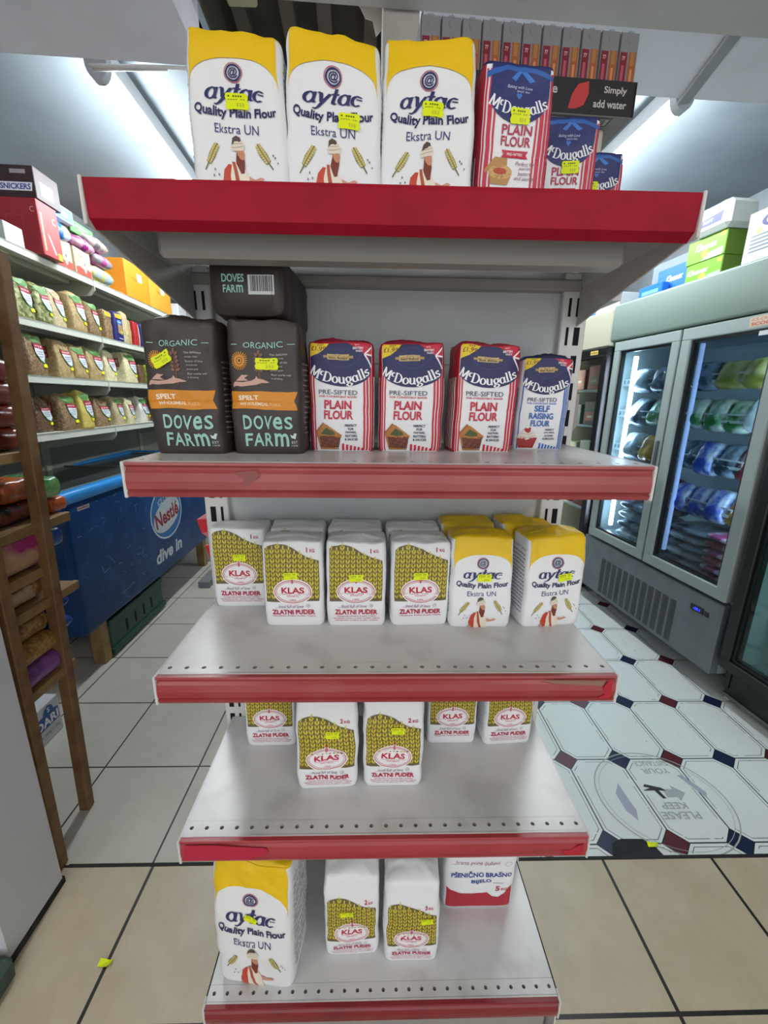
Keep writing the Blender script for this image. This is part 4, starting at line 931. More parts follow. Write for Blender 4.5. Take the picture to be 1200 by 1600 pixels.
carton('chocolate_tray', .085, -.005, TP, .10, .16, .07, mat('white_tray', '#c2c4c6', .5), 'open white and red chocolate tray in front of the tall red carton', near=n)
def art_kr():
    a = Art(); a.poly([(-.06, 0), (.06, 0), (.06, .03), (.03, .034), (.0, .028), (-.03, .036), (-.06, .03)], '#b5412f'); a.ell(.012, .045, .011, .032, '#e3e3e3'); a.up(); a.ell(.012, .052, .005, .008, '#22303a'); a.rect(-.06, .06, .062, .0635, '#6a5a48'); a.text('Kinder', -.02, .085, '#b5694c', w=.04, h=.012, shear=.2); return a
carton('snack_box', .378, .0, TP, .115, .2, .115, M_KR, 'kraft snack box with red base right beside the tall red carton', group='kraft snack boxes', front=art_kr())
carton('snack_box', .52, .0, TP, .13, .2, .115, M_KR, 'kraft snack box with red base right of its twin', group='kraft snack boxes', front=art_kr())
def pillow(name, loc, size, m, label, cat, group=None, seed=0, rot=(0, 0, 0), ends=None, prints=None, parent=None, full=3.2):
    lx, ly, th = size; n1, n2 = 18, 14; V = []; Fc = []; MI = []; mats = [m]+([ends] if ends else []); sd = Vector((seed*2.3, seed*5.1, seed))
    def P(u, v, s):
        t = max(0, (1-abs(u)**full)*(1-abs(v)**(full*.85)))**.5
        e = noise.noise_vector(Vector((u*2.4, v*2.4, s))+sd)*.10
        return Vector((lx/2*u*(1-.04*(1-v*v)-.07*v**8), ly/2*v*(1-.05*u*u-.09*u**8), th/2+s*th/2*t+e.z*th*.9*t*(1 if s > 0 else .25)))
    for s in (1, -1):
        k = len(V)
        for i in range(n1+1):
            for j in range(n2+1): V.append(P(math.sin(math.pi/2*(-1+2*i/n1)), math.sin(math.pi/2*(-1+2*j/n2)), s))
        for i in range(n1):
            for j in range(n2):
                f = [k+i*(n2+1)+j, k+(i+1)*(n2+1)+j, k+(i+1)*(n2+1)+j+1, k+i*(n2+1)+j+1]
                Fc.append(f if s > 0 else f[::-1]); MI.append(1 if ends and (i < 3 or i >= n1-3) else 0)
    me = bpy.data.meshes.new(name); me.from_pydata(V, [], Fc)
    for q in mats: me.materials.append(q)
    for p, i in zip(me.polygons, MI): p.material_index = i; p.use_smooth = True
    bm = bmesh.new(); bm.from_mesh(me); bmesh.ops.remove_doubles(bm, verts=bm.verts, dist=1e-5); bmesh.ops.recalc_face_normals(bm, faces=bm.faces); bm.to_mesh(me); bm.free()
    o = link(name, me, parent); o.location = loc; o.rotation_euler = rot
    if label: tag(o, label, cat, group)
    return o
def film(name, c, c2=None, sc=22): return mat(name, c, .22, hex2=c2, scale=sc, lo=.45, hi=.56, bump=.35, bscale=28)
pillow('sweet_bag', W(.37, -.07, TP+.112), (.13, .17, .09), film('blue_film', '#2a6fc2', '#c3d0e2', 14), 'blue sweet bag lying on the first kraft snack box', 'sweet bag', seed=4, rot=(.25, 0, RL))
a = Art(); a.rect(-.058, .058, .004, .052, '#3f9bd0'); a.up(); a.text('Milka', -.01, .028, '#dfeef8', w=.07, h=.022, bold=.03, shear=.2)
carton('sweet_box', .43, .0, TP+.205, .125, .10, .058, mat('white_card', '#cdd5da', .5), 'small white and blue box on top of the blue sweet bag', front=a)
carton('sweet_box', .36, -.11, TP+.20, .12, .08, .10, mat('lilac_card', '#b9b4cc', .5), 'lilac and white box behind the dark brown chocolate carton')
for i, (s, z, L, c, lb) in enumerate(((.545, .112, .16, film('magenta_film', '#8a2a74', '#b98a9c'), 'magenta sweet bag lying on the second kraft snack box'), (.70, .085, .17, film('pink_film', '#a84a86', '#8a8a90'), 'pink sweet bag lying on the clear yellow packet'), (.66, .155, .2, film('clear_film', '#6f6a6c', '#a39a94'), 'clear film sweet bag on top of the pink and magenta bags'))):
    pillow('sweet_bag', W(s, -.06, TP+z), (L, .15, .075), c, lb, 'sweet bag', 'sweet bags on the top wall shelf', seed=10+i, rot=(.2, 0, RL))
pillow('sweet_bag', W(.70, -.06, TP), (.22, .13, .09), film('yellow_film', '#b9b45a', '#9aa8ac'), 'clear packet with yellow and green print between kraft box and orange cartons', 'sweet bag', 'sweet bags on the top wall shelf', seed=17, rot=(0, 0, RL))
a = Art(); a.text('', 0, 0, '#cfe0c4', w=.01) if False else a.rect(-.05, .05, .035, .040, '#b9d2b0'); a.rect(-.03, .04, .022, .026, '#b9d2b0')
carton('sweet_box', .59, -.02, TP+.19, .19, .08, .055, mat('green_card', '#3f8a3c', .5), 'green carton on top of the magenta sweet bags', front=a)
carton('sweet_box', .475, -.03, TP+.19, .05, .08, .06, mat('mixed_card', '#5a5a2c', .5, hex2='#8c3a2a', scale=40), 'small olive and red carton left of the green one')
def art_or():
    a = Art(); a.rect(-.07, -.01, .115, .118, '#3a2a1a'); a.rect(-.05, .0, .105, .108, '#3a2a1a'); a.rect(.0, .06, .11, .155, '#d5d2cc'); a.ring(-.03, .02, .012, .008, .0012, '#3a2a1a', 16); return a
carton('shipping_carton', 1.075, .0, TP, .29, .26, .20, M_OR, 'orange carton, nearer of the two on the top wall shelf', 'box', 'orange cartons', front=art_or())
carton('shipping_carton', 1.40, .0, TP, .33, .26, .19, mat('orange_carton_light', '#d99a34', .5), 'orange carton, farther of the two on the top wall shelf', 'box', 'orange cartons', front=art_or())
carton('shipping_carton', 1.78, .0, TP, .18, .2, .11, M_WMET, 'white carton beyond the orange cartons on the top wall shelf')
carton('shipping_carton', 2.02, .0, TP, .18, .2, .12, mat('red_carton_b', '#b02836', .5), 'red carton at the far end of the top wall shelf')

# ---- chest freezer
fz = empty('chest_freezer', (-1.32, 1.2, 0)); tag(fz, 'scratched blue ice cream chest freezer raised on wooden blocks', 'freezer')
M_FRZ = mat('freezer_blue', '#0d376a', .4, hex2='#17497f', scale=7, lo=.45, hi=.7, spec=.3)
M_RIM = mat('rim_blue', '#2a86cc', .28); M_LID = mat('dark_lid', '#3f4444', .12, hex2='#353a3a', scale=4); M_ALU = mat('lid_frame', '#6d7270', .35)
MB().box(-.60, 0, 0, 1.58, .215, .84, M_FRZ, .03, 4).build('cabinet', fz)
rm = MB(); rm.box(-.61, -.545, -.01, 1.59, .832, .888, M_RIM, .02, 4); rm.box(-.055, .008, -.01, 1.59, .832, .888, M_RIM, .02, 4); rm.box(-.60, .0, -.01, .05, .832, .886, M_RIM, .02, 4); rm.box(-.60, 0, 1.53, 1.59, .832, .886, M_RIM, .02, 4); rm.build('rim', fz)
for k, (y0, y1, z) in enumerate(((.05, .82, .878), (.78, 1.53, .870))):
    l = MB().box(-.545, -.055, y0, y1, z-.008, z, M_LID).build('sliding_lid', fz)
    q = MB(); q.box(-.545, -.055, y0, y0+.02, z, z+.006, M_ALU); q.box(-.545, -.055, y1-.02, y1, z, z+.006, M_ALU); q.box(-.07, -.055, y0, y1, z, z+.006, M_ALU); q.build('lid_frame', l)
a = Art()
EX, EZ = .858, .588      # emblem centre: along the freezer, height
a.ell(EX, EZ, .20, .165, '#c6cfd4', 40); a.up(); a.ell(EX, EZ, .19, .155, '#2a6aa2', 40); a.up(); a.ell(EX, EZ-.015, .175, .093, '#b9c2c6', 40, rot=.22); a.up()
a.text('Nestlé', EX, EZ-.015, '#8f2733', w=.30, h=.095, bold=.03, rot=.12); a.text('ICE CREAM', EX, EZ+.09, '#c6cfd4', w=.20, h=.035, bold=.01, arc=-.25)
a.build('emblem', plane_fn((0, 0, 0), (0, 1, 0), (0, 0, 1)), fz); a = Art()
a.text('dive in', .835, .345, '#c0c9cc', w=.34, h=.085, bold=.05, shear=.15)
a.build('lettering', plane_fn((0, 0, 0), (0, 1, 0), (0, 0, 1)), fz); a = Art()
rnd = random.Random(5)
for k in range(150):
    x = rnd.uniform(.05, 1.3); z = rnd.uniform(.24, .82); L = rnd.uniform(.01, .05); t = rnd.choice((.2, 1.2, 2.6, .05)) + rnd.uniform(-.3, .3)
    a.line([(x, z), (x+L*math.cos(t), z+L*math.sin(t))], rnd.choice((.001, .0016, .0022)), rnd.choice(('#5f86a8', '#7c9fbc', '#3a6a94')))
a.rect(.085, .165, .795, .812, '#b9b4b4'); a.up(); a.rect(.09, .16, .80, .807, '#8a5a60')
a.line([(.18, .50), (.19, .46), (.24, .47)], .002, '#8aa6bc'); a.line([(.25, .52), (.28, .48)], .0016, '#8aa6bc'); a.line([(.3, .30), (.42, .31)], .0016, '#8aa6bc')
a.build('scratches', plane_fn((0, 0, 0), (0, 1, 0), (0, 0, 1)), fz)
M_WOOD = mat('raw_pine', '#9a7f55', .65, hex2='#87693f', scale=16, bump=.1)
for y in (.13, 1.40):
    for x in (-.085, -.56): bx('wooden_block', x, x+.06, y, y+.055, 0, .22, M_WOOD, fz, .003)
M_CRATE = mat('green_plastic', '#1f4436', .45)
c = MB(); c.box(-1.43, -1.345, 1.395, 1.93, .008, .20, M_CRATE, .006); c.box(-1.43, -1.333, 1.388, 1.937, .012, .045, M_CRATE, .004); c.box(-1.43, -1.337, 1.39, 1.935, .170, .20, M_CRATE, .004)
e = c.build('plastic_crate'); tag(e, 'dark green plastic crate on the floor under the freezer', 'crate')
q = MB()
for k in range(4): q.box(-1.3455, -1.3438, 1.53+k*.085, 1.545+k*.085, .07, .135, M_SLOT)
q.build('slots', e)
c = MB().box(-1.2, -.832, -.25, .155, 0, .06, mat('green_plastic_worn', '#44584c', .6, hex2='#37483e', scale=20), .01).build('plastic_crate'); tag(c, 'worn green crate base on the floor at the bottom left corner', 'crate')
e = bx('floor_box', -1.24, -1.16, 2.20, 2.42, 0, .05, mat('grey_box', '#7c7e80', .6), None, .004); tag(e, 'small grey block on the floor by the far freezer end', 'block')

# ---- wooden rack with sacks
M_RK = mat('rack_wood', '#7a5c38', .6, hex2='#69492a', scale=22, bump=.15, bscale=30); M_RK2 = mat('rack_board', '#8f7246', .6, hex2='#7d5f37', scale=18)
rk = empty('wooden_rack', (-1.1, .48, 0)); tag(rk, 'rough wooden rack of rice sacks behind the white panel', 'rack'); ro = rk.location
def rbox(name, x0, x1, y0, y1, z0, z1, m): return MB().box(x0-ro.x, x1-ro.x, y0-ro.y, y1-ro.y, z0, z1, m, .002).build(name, rk)
for x, y, ln in ((-.945, .565, .040), (-.905, .385, .018), (-1.30, .62, 0), (-1.30, .40, 0)):
    q = MB().box(x-.015-ro.x, x+.015-ro.x, y-.015-ro.y, y+.015-ro.y, 0, 1.60, M_RK, .002)
    q.v = [(a+ln*c, b, c) for a, b, c in q.v]; q.build('post', rk)
for z, y1 in ((1.145, .60), (.955, .685), (.835, .60), (.745, .67), (.525, .60), (1.465, .58)):
    rbox('shelf_board', -1.29, -.93, .41, y1, z-.016, z, M_RK2)
    rbox('rail', -.930, -.914, .405, y1, z-.024, z+.002, M_RK2)
M_SACK = film('red_sack', '#6e1420', '#5c0f1a'); M_SACKT = film('orange_end', '#7d3a22', '#6a2a20')
names = ('lowest', 'second lowest', 'second highest', 'topmost')
for k in range(4):
    pillow('rice_sack', (-1.085, .525, 1.146+.056*k), (.30, .215, .06), M_SACK, 'dark red sack on the wooden rack, '+names[k]+' of its stack of four', 'sack', 'dark red sacks on the rack', seed=30, full=14+k, rot=(0, 0, .04*k-.05), ends=M_SACKT)
pillow('rice_sack', (-1.105, .50, 1.372), (.28, .25, .06), speckle('clear_brown', '#3c2a20', '#5c4432', '#7c6450', 120), 'clear sack of brown pulses lying on the dark red sacks', 'sack', seed=36, full=14)
pillow('snack_bag', (-1.10, .47, .957), (.26, .15, .055), film('dark_pack', '#2a2420', '#5c3a26'), 'dark brown snack packet under the green and orange packets on the rack', 'snack bag', 'snack packets on the rack', seed=40, full=14)
pillow('snack_bag', (-1.06, .58, .958), (.22, .17, .05), film('dark_pack2', '#1f2a1e', '#6a2f24'), 'dark green and red snack packet under the orange packet', 'snack bag', 'snack packets on the rack', seed=41, full=14)
pillow('snack_bag', (-1.10, .45, 1.012), (.25, .13, .055), film('green_pack', '#3f7a2a', '#8a9a3a'), 'green snack packet on the rack, nearest the viewer', 'snack bag', 'snack packets on the rack', seed=42, full=14)
pillow('snack_bag', (-1.05, .58, 1.010), (.20, .12, .06), film('orange_pack', '#c2602a', '#8a4a26'), 'orange snack packet between the two green packets on the rack', 'snack bag', 'snack packets on the rack', seed=43, full=14)
pillow('snack_bag', (-1.02, .665, 1.00), (.17, .09, .06), film('green_pack2', '#2f8a4a', '#7ab06a'), 'bright green packet sticking out right of the wooden post', 'snack bag', 'snack packets on the rack', seed=44, full=14)
pillow('snack_bag', (-1.00, .69, .957), (.12, .07, .04), film('orange_pack2', '#d2662a', '#b5502a'), 'small orange packet sticking out right of the wooden post', 'snack bag', 'snack packets on the rack', seed=45, full=14)
pillow('rice_sack', (-1.065, .505, .839), (.31, .19, .112), film('pink_sack', '#9a2a66', '#b58a6a', 9), 'magenta rice sack with a clear patch on the wooden rack', 'sack', seed=46, full=14)
pillow('snack_bag', (-.99, .655, .86), (.09, .07, .05), film('blue_end', '#1f3f8a', '#2a56a8'), 'blue packet end peeking past the post below the snack packets', 'snack bag', seed=47, full=14)
pillow('pasta_bag', (-1.075, .485, .748), (.29, .2, .06), film('amber_pack', '#8a5a24', '#b59a78'), 'amber and silver packet lying under the magenta sack', 'sack', seed=48, full=14)
pillow('pasta_bag', (-1.075, .485, .651), (.30, .17, .065), speckle('clear_noodle', '#6a4a24', '#8a6634', '#a88a58', 130), 'clear packet of brown pulses, upper of two', 'sack', 'clear packets low on the rack', seed=49, full=14)
pillow('pasta_bag', (-1.065, .485, .592), (.31, .17, .06), speckle('clear_noodle2', '#7a5522', '#94702e', '#ad8c4a', 130), 'clear packet of golden pulses, lower of two', 'sack', 'clear packets low on the rack', seed=50, full=14)
for zz, lb in ((.665, 'upper'), (.60, 'lower')): pillow('snack_bag', (-1.0, .63, zz), (.12, .06, .05), film('blue_end2', '#1f3f8a', '#2a56a8'), lb+' of the two blue packet ends beside the wooden post low on the rack', 'snack bag', seed=int(zz*100))
pillow('rice_sack', (-1.065, .485, .527), (.31, .17, .065), film('purple_sack', '#6a3a78', '#7d4f88'), 'purple packet at the bottom of the wooden rack', 'sack', seed=51, full=14)
db = empty('grocery_carton', (-1.262, .80, 0)); tag(db, 'white cardboard box with blue emblem on the floor under the wooden rack', 'box')
MB().box(-.30, 0, -.10, .115, 0, .155, mat('white_board', '#c9ccd0', .6), .003).build('box_body', db)
a = Art(); a.poly([(-.02, .06), (.105, .06), (.105, .11), (.085, .115), (.08, .135), (.06, .145), (.04, .135), (.03, .115), (-.02, .11)], '#2a5a96'); a.up()
a.text('DARI', .047, .083, '#e8ebee', w=.11, h=.036, bold=.05); a.text('S', .06, .125, '#dfe6ee', h=.02, bold=.03); a.text('10 x 500g = 5kg', .045, .035, '#6a6a74', w=.11, h=.014, bold=.01)
a.build('front_print', plane_fn((0, 0, 0), (0, 1, 0), (0, 0, 1)), db)

# ================================================================== RIGHT AISLE
A2 = Vector((1.49, 1.11, 0)); RF = math.atan2(.995, -.0995)
def V(s, off, z): return A2+Vector((-.0995, .995, 0))*s+Vector((-.995, -.0995, 0))*off+Vector((0, 0, z))
fn_face = lambda y: plane_fn((0, y, 0), (-1, 0, 0), (0, 0, 1))     # viewer's right is local -x
M_FW = mat('fridge_grey', '#94a09f', .4); M_FC = mat('canopy_pale', '#788a83', .4); M_FK = mat('kick_grey', '#6d757a', .45, hex2='#656d72', scale=9); M_IN = mat('fridge_liner', '#9fb0b8', .5)
M_BLK = mat('black_gasket', '#101214', .4); M_GL = glass('door_glass', '#c9d6da'); M_WIRE = mat('white_wire', '#c9d2d8', .35)
fr = empty('display_fridge', A2, RF); tag(fr, 'two door grey display freezer with glass doors and pale canopy', 'fridge')
cb = MB(); cb.box(-.02, .0, -.62, -.05, .10, 1.82, M_FW); cb.box(1.0, 1.02, -.62, -.05, .10, 1.82, M_FW); cb.box(-.02, 1.02, -.62, -.60, .10, 1.82, M_IN); cb.box(0, 1.0, -.6, -.05, .44, .47, M_IN); cb.box(0, 1.0, -.6, -.05, 1.60, 1.64, M_IN); cb.build('cabinet', fr)
MB().box(-.022, 1.032, -.60, .006, 1.632, 1.834, M_FC, .012, 3).build('canopy', fr)
MB().box(-.015, 1.02, -.60, -.006, .098, .437, M_FK, .004).build('kick_panel', fr)
a = Art()
for c in range(12):
    for r in range(26): a.rect(-.815+c*.0505, -.815+c*.0505+.038, .122+r*.0086, .122+r*.0086+.0045, '#15181b')
a.build('grille', fn_face(-.0055), fr)
M_BLUE_LED = emis('blue_digits', '#2436ff', 3.5)
ct = MB().box(.07, .142, -.006, -.001, .347, .378, M_BLK, .002).build('temperature_display', fr)
a = Art(); a.text('-20.1', -.105, .3625, M_BLUE_LED, w=.036, h=.013, bold=.02); a.build('digits', fn_face(-.0008), ct)
bx('switch', .045, .062, -.006, -.002, .35, .372, M_BLK, fr)
def door(s0, s1, z0, z1, fwd, parent, mfr, handle=None, y0=-.045, nm='door', gl=None):
    d = MB(); y1 = 0
    d.box(s0, s1, y0, y1, z0, z0+fwd, mfr, .004); d.box(s0, s1, y0, y1, z1-fwd, z1, mfr, .004); d.box(s0, s0+fwd, y0, y1, z0+fwd-.003, z1-fwd+.003, mfr, .004); d.box(s1-fwd, s1, y0, y1, z0+fwd-.003, z1-fwd+.003, mfr, .004)
    o = d.build(nm, parent)
    gk = MB(); t = .012
    for (a0, a1, b0, b1) in ((s0+fwd, s1-fwd, z0+fwd, z0+fwd+t), (s0+fwd, s1-fwd, z1-fwd-t, z1-fwd), (s0+fwd, s0+fwd+t, z0+fwd, z1-fwd), (s1-fwd-t, s1-fwd, z0+fwd, z1-fwd)): gk.box(a0, a1, y0+.01, y1-.012, b0, b1, M_BLK)
    gk.build('gasket', o)
    MB().box(s0+fwd, s1-fwd, -.024, -.020, z0+fwd, z1-fwd, gl or M_GL).build('glass_pane', o)
    if handle: MB().box(handle-.007, handle+.007, -.002, .016, .965, 1.10, mat('handle_grey', '#565d60', .4), .006, 3).build('handle', o)
    return o
door(.496, .985, .452, 1.626, .052, fr, M_FW, .515); dr = door(-.018, .486, .452, 1.626, .055, fr, M_FW)
a = Art(); a.rect(-.15, -.02, 1.582, 1.618, '#c9b49a'); a.up(); a.text('ICE CREAM', -.09, 1.608, '#a5482f', w=.10, h=.010); a.text('SCOOPS', -.085, 1.592, '#b8402c', w=.11, h=.012, bold=.03); a.l = 0; a.rect(-.10, -.02, 1.545, 1.562, '#c9ced0'); a.build('door_notice', fn_face(.0004), dr)
M_FT = emis('fridge_tube', '#dcebff', FRIDGE_TUBE); M_FT2 = emis('fridge_strip', '#a9bdf0', .75)
bx('light_strip', .895, .915, -.10, -.08, .53, 1.545, M_FT, fr, .004); bx('light_strip', .435, .452, -.09, -.07, .53, 1.56, M_FT2, fr, .004); bx('light_strip', .012, .028, -.09, -.07, .53, 1.56, M_FT, fr, .004)  # last strip: unseen behind the door frame, added to brighten the right door's goods
LV = (1.385, 1.205, 1.005, .79)
for z in LV:
    q = MB(); 
    q.box(.0, 1.0, -.110, -.102, z-.004, z+.008, M_WIRE); q.box(.0, 1.0, -.110, -.104, z+.030, z+.037, M_WIRE)
    for k in range(9): q.box(.02+k*.12, .026+k*.12, -.109, -.105, z, z+.034, M_WIRE)
    for k in range(10): q.box(.0, 1.0, -.57+k*.048, -.567+k*.048, z-.003, z, M_WIRE)
    q.build('wire_shelf', fr)
# frozen goods, each one a bag or packet
def frz(s, off, z, size, m, label, seed, tilt=.9, name='frozen_bag', ends=None, group='frozen packets behind the glass doors'):
    pillow(name, V(s, off, z), size, m, label, 'frozen food', group, seed=seed, rot=(tilt, 0, RF+math.pi), ends=ends, full=5)
FB = {'blue': film('frozen_blue', '#2c4fc0', '#b3bfd6', 11), 'gold': film('frozen_gold', '#c9952f', '#8f6a30', 11), 'white': film('frozen_white', '#cdd6dc', '#8fa0ac', 11), 'green': film('frozen_green', '#2f7a3e', '#b9c9bd', 9), 'pink': film('frozen_pink', '#a03f7c', '#cbb3c6', 14), 'dark': film('frozen_dark', '#2c4256', '#8a9cae', 10), 'olive': film('frozen_olive', '#9a9a3f', '#c2be86', 10), 'red': film('frozen_red', '#8a2a3c', '#b39aa0', 11)}
rows = [(.80, (('blue', 'blue bag'), ('blue', 'blue and white bag'), ('blue', 'blue bread bag'), ('gold', 'golden bread bag'), ('gold', 'brown bag')), 'lowest shelf, right freezer door', .02, .44),
        (1.015, (('dark', 'dark packet'), ('blue', 'navy packet'), ('dark', 'slate packet'), ('red', 'dark red packet'), ('gold', 'brown bread bag')), 'second shelf, right freezer door', .02, .44),
        (1.215, (('green', 'dark green bag'), ('green', 'green bag'), ('green', 'leaf green bag'), ('white', 'white bag'), ('white', 'white and green bag')), 'third shelf, right freezer door', .02, .44),
        (1.395, (('dark', 'dark bag'), ('olive', 'olive bag'), ('olive', 'yellow green bag'), ('olive', 'yellow bag')), 'top shelf, right freezer door', .02, .44),
        (.80, (('pink', 'pink bag'), ('white', 'clear bag'), ('red', 'red bag')), 'lowest shelf, left freezer door', .56, .86),
        (1.015, (('white', 'pale bag'), ('gold', 'golden bag'), ('white', 'frosty bag')), 'second shelf, left freezer door', .56, .86),
        (1.215, (('dark', 'dark bag'), ('green', 'dark green bag'), ('dark', 'slate blue bag')), 'third shelf, left freezer door', .56, .86),
        (1.395, (('white', 'clear bag'), ('dark', 'grey bag'), ('white', 'silvery bag')), 'top shelf, left freezer door', .56, .86)]
k = 60; rnd = random.Random(21)
for z, items, where, s0, s1 in rows:
    n = len(items); st = (s1-s0)/(n-1)
    for i, (c, nm) in enumerate(items):
        hh = (.135 if z > 1.3 else .16)*rnd.uniform(.9, 1.05)
        frz(s1-st*i, -.19, z, (st*1.02, hh, .10*rnd.uniform(.8, 1.1)), FB[c], nm+', '+('first', 'second', 'third', 'fourth', 'fifth')[i]+' from the far end, '+where, k, tilt=rnd.uniform(1.05, 1.3)); k += 1
for i in range(6):
    frz(.12, -.19, .475+.038*i, (.22, .24, .042), FB['pink'] if i % 2 else FB['red'], ('lowest', 'second', 'third', 'fourth', 'fifth', 'topmost')[i]+' of the pink flat packets stacked in the freezer bottom', 90+i, tilt=0, name='frozen_packet', ends=FB['white'], group='pink flat packets')
for i in range(5):
    frz(.36, -.21, .475+.042*i, (.23, .24, .046), FB['white'] if i % 2 else FB['dark'], ('lowest', 'second', 'third', 'fourth', 'topmost')[i]+' of the grey flat packets left of the pink stack', 100+i, tilt=0, name='frozen_packet', group='grey flat packets')
for i in range(4):
    frz(.72, -.21, .475+.06*i, (.30, .26, .065), FB['dark'] if i % 2 else FB['white'], ('lowest', 'second', 'third', 'topmost')[i]+' of the dark clear packets in the left freezer bottom', 110+i, tilt=0, name='frozen_packet', group='dark clear packets')

# ---- far fridge
M_BG = mat('canopy_beige', '#a9aa96', .45); M_CRM = mat('liner_cream', '#c2bfae', .5)
ff = empty('display_fridge', V(1.05, 0, 0), RF); tag(ff, 'narrow black framed fridge beyond the two door freezer', 'fridge')
cb = MB(); cb.box(0, .02, -.62, -.05, .05, 1.82, M_BLK); cb.box(.60, .62, -.62, -.05, .05, 1.82, M_BLK); cb.box(0, .62, -.62, -.6, .05, 1.82, M_CRM); cb.box(0, .62, -.6, -.05, .05, .22, M_BLK); cb.box(.02, .60, -.6, -.05, .22, .24, M_CRM); cb.box(.56, .60, -.6, -.06, .24, 1.6, M_CRM); cb.build('cabinet', ff)
MB().box(0, .62, -.6, -.004, 1.615, 1.82, M_BG, .006).build('canopy', ff)
d = door(.0, .62, .22, 1.612, .05, ff, M_BLK)
a = Art(); a.rect(-.17, -.09, 1.575, 1.60, '#c2a85a'); a.up(); a.rect(-.16, -.10, 1.585, 1.59, '#5a4a2a'); a.build('door_notice', fn_face(.0005), d)
bx('light_strip', .54, .555, -.09, -.07, .3, 1.55, emis('warm_strip', '#fff3d8', 34), ff)
for z in (1.37, 1.13, .86, .55): bx('shelf', .02, .58, -.55, -.10, z-.012, z, M_WIRE, ff)
cols = ['#8f3028', '#c9c4b8', '#5a5a44', '#b04a3a', '#8a8a78', '#2f2f2c']
for zi, z in enumerate((1.37, 1.13, .86, .55)):
    for i in range(3):
        e = MB().box(-.07, .07, -.12, 0, .0, .14+.02*(i % 2), mat('pack_'+str((zi*2+i*3) % 6), cols[(zi*2+i*3) % 6], .5), .004).build('chilled_pack'); e.location = V(1.17+i*.18, -.13, z); e.rotation_euler = (0, 0, RF)
        tag(e, ('nearest', 'middle', 'farthest')[i]+' chilled pack on the '+('top', 'second', 'third', 'lowest')[zi]+' shelf of the black framed far fridge', 'chilled food', 'chilled packs in the far fridge')
        a = Art(); a.rect(-.05, .05, .03, .09, cols[(zi+i+1) % 6]); a.up(); a.rect(-.03, .03, .05, .065, '#d8d4c8'); a.build('front_label', plane_fn((0, 0, 0), (-1, 0, 0), (0, 0, 1)), e)
# ---- near fridge
nf = empty('display_fridge', V(-.70, 0, 0), RF); tag(nf, 'black framed glass door fridge at the right edge, nearly empty', 'fridge')
cb = MB(); cb.box(0, .02, -.62, -.06, .06, 1.9, M_BLK); cb.box(.63, .65, -.62, -.06, .06, 1.9, M_BLK); cb.box(0, .65, -.62, -.6, .06, 1.9, M_IN); cb.box(.02, .63, -.6, -.06, .15, .19, M_IN); cb.box(0, .65, -.6, -.06, 1.7, 1.9, M_BLK); cb.box(.612, .63, -.6, -.06, .19, 1.7, M_IN); cb.build('cabinet', nf)
door(0, .65, .175, 1.72, .045, nf, M_BLK, y0=-.06, gl=glass('near_glass', '#b5c4c2'))
kp = MB(); kp.box(0, .645, -.6, -.065, .02, .15, M_BLK); kp.box(0, .65, -.075, -.06, .02, .034, M_ALU); kp.build('kick_panel', nf)
bx('foot', .632, .65, -.10, -.075, 0, .16, M_WMET, nf); bx('foot', .02, .04, -.10, -.075, 0, .05, M_WMET, nf); bx('foot', .02, .04, -.58, -.55, 0, .06, M_WMET, nf); bx('foot', .61, .63, -.58, -.55, 0, .06, M_WMET, nf)
for z in (.62, .40, 1.05, 1.4):
    q = MB(); q.box(.03, .60, -.55, -.15, z-.01, z, M_WIRE); q.box(.03, .60, -.15, -.143, z-.02, z+.012, M_WIRE); q.build('shelf', nf)
bx('light_strip', .03, .05, -.12, -.10, .25, 1.6, emis('near_fill_strip', '#e6fff6', 45.0), nf)  # unseen strip, added to lighten the inside of this fridge
e = MB().box(-.2, .2, -.20, 0, 0, .002, mat('paper_sheet', '#b9b9b2', .7)).build('paper_sheet'); e.location = V(-.36, -.14, .191); e.rotation_euler = (0, 0, RF); tag(e, 'pale paper sheet lying on the floor of the near fridge', 'paper')

# ---- goods on top of the freezer
TF = 1.834
def topbox(name, s, off, z, L, d, h, m, label, cat='box', group=None, art=None, bev=.003, turn=0, end=None):
    e = empty(name, V(s, off, z), RF+turn); tag(e, label, cat, group)
    mb = MB().box(-L/2, L/2, -d, 0, 0, h, m, bev)
    if end: mb.box(-L/2-.0006, -L/2+.004, -d+.002, -.002, .002, h-.002, end)
    mb.build('box_body', e)
    if art: art.build('front_print', plane_fn((0, 0, 0), (-1, 0, 0), (0, 0, 1)), e)
    return e
M_GK = mat('tissue_green', '#6aa31f', .45); M_GKD = mat('tissue_green_end', '#5f7d1f', .5)
def art_kx(h, v):
    a = Art(); a.poly([(-.095, h*.02), (-.02, h*.02), (.03, h*.3), (.095, h*.35), (.095, h*.02)], '#9fd0a0'); a.up(); a.text('Kleenex', -.03 if v else .0, h*.62, '#e3efe0', w=.12, h=h*.3, bold=.02, shear=.3); a.ell(.0, h*.3, .02, h*.16, '#b8a83a', 14); a.rect(.07, .095, h*.78, h*.95, '#d8cf2a'); return a
topbox('tissue_box', .505, -.06, TF, .20, .12, .09, M_GK, 'green tissue box under another, at the front of the freezer top', 'tissue box', 'green tissue boxes', art_kx(.085, 1), end=M_GKD)
topbox('tissue_box', .508, -.058, TF+.0905, .21, .12, .10, M_GK, 'green tissue box under the white tissue pack', 'tissue box', 'green tissue boxes', art_kx(.10, 0), end=M_GKD)
topbox('tissue_box', .505, -.19, TF, .20, .12, .09, M_GK, 'green tissue box behind the lower front one', 'tissue box', 'green tissue boxes', end=M_GKD)
topbox('tissue_box', .508, -.19, TF+.0905, .21, .12, .10, M_GK, 'green tissue box behind the upper front one', 'tissue box', 'green tissue boxes', end=M_GKD)
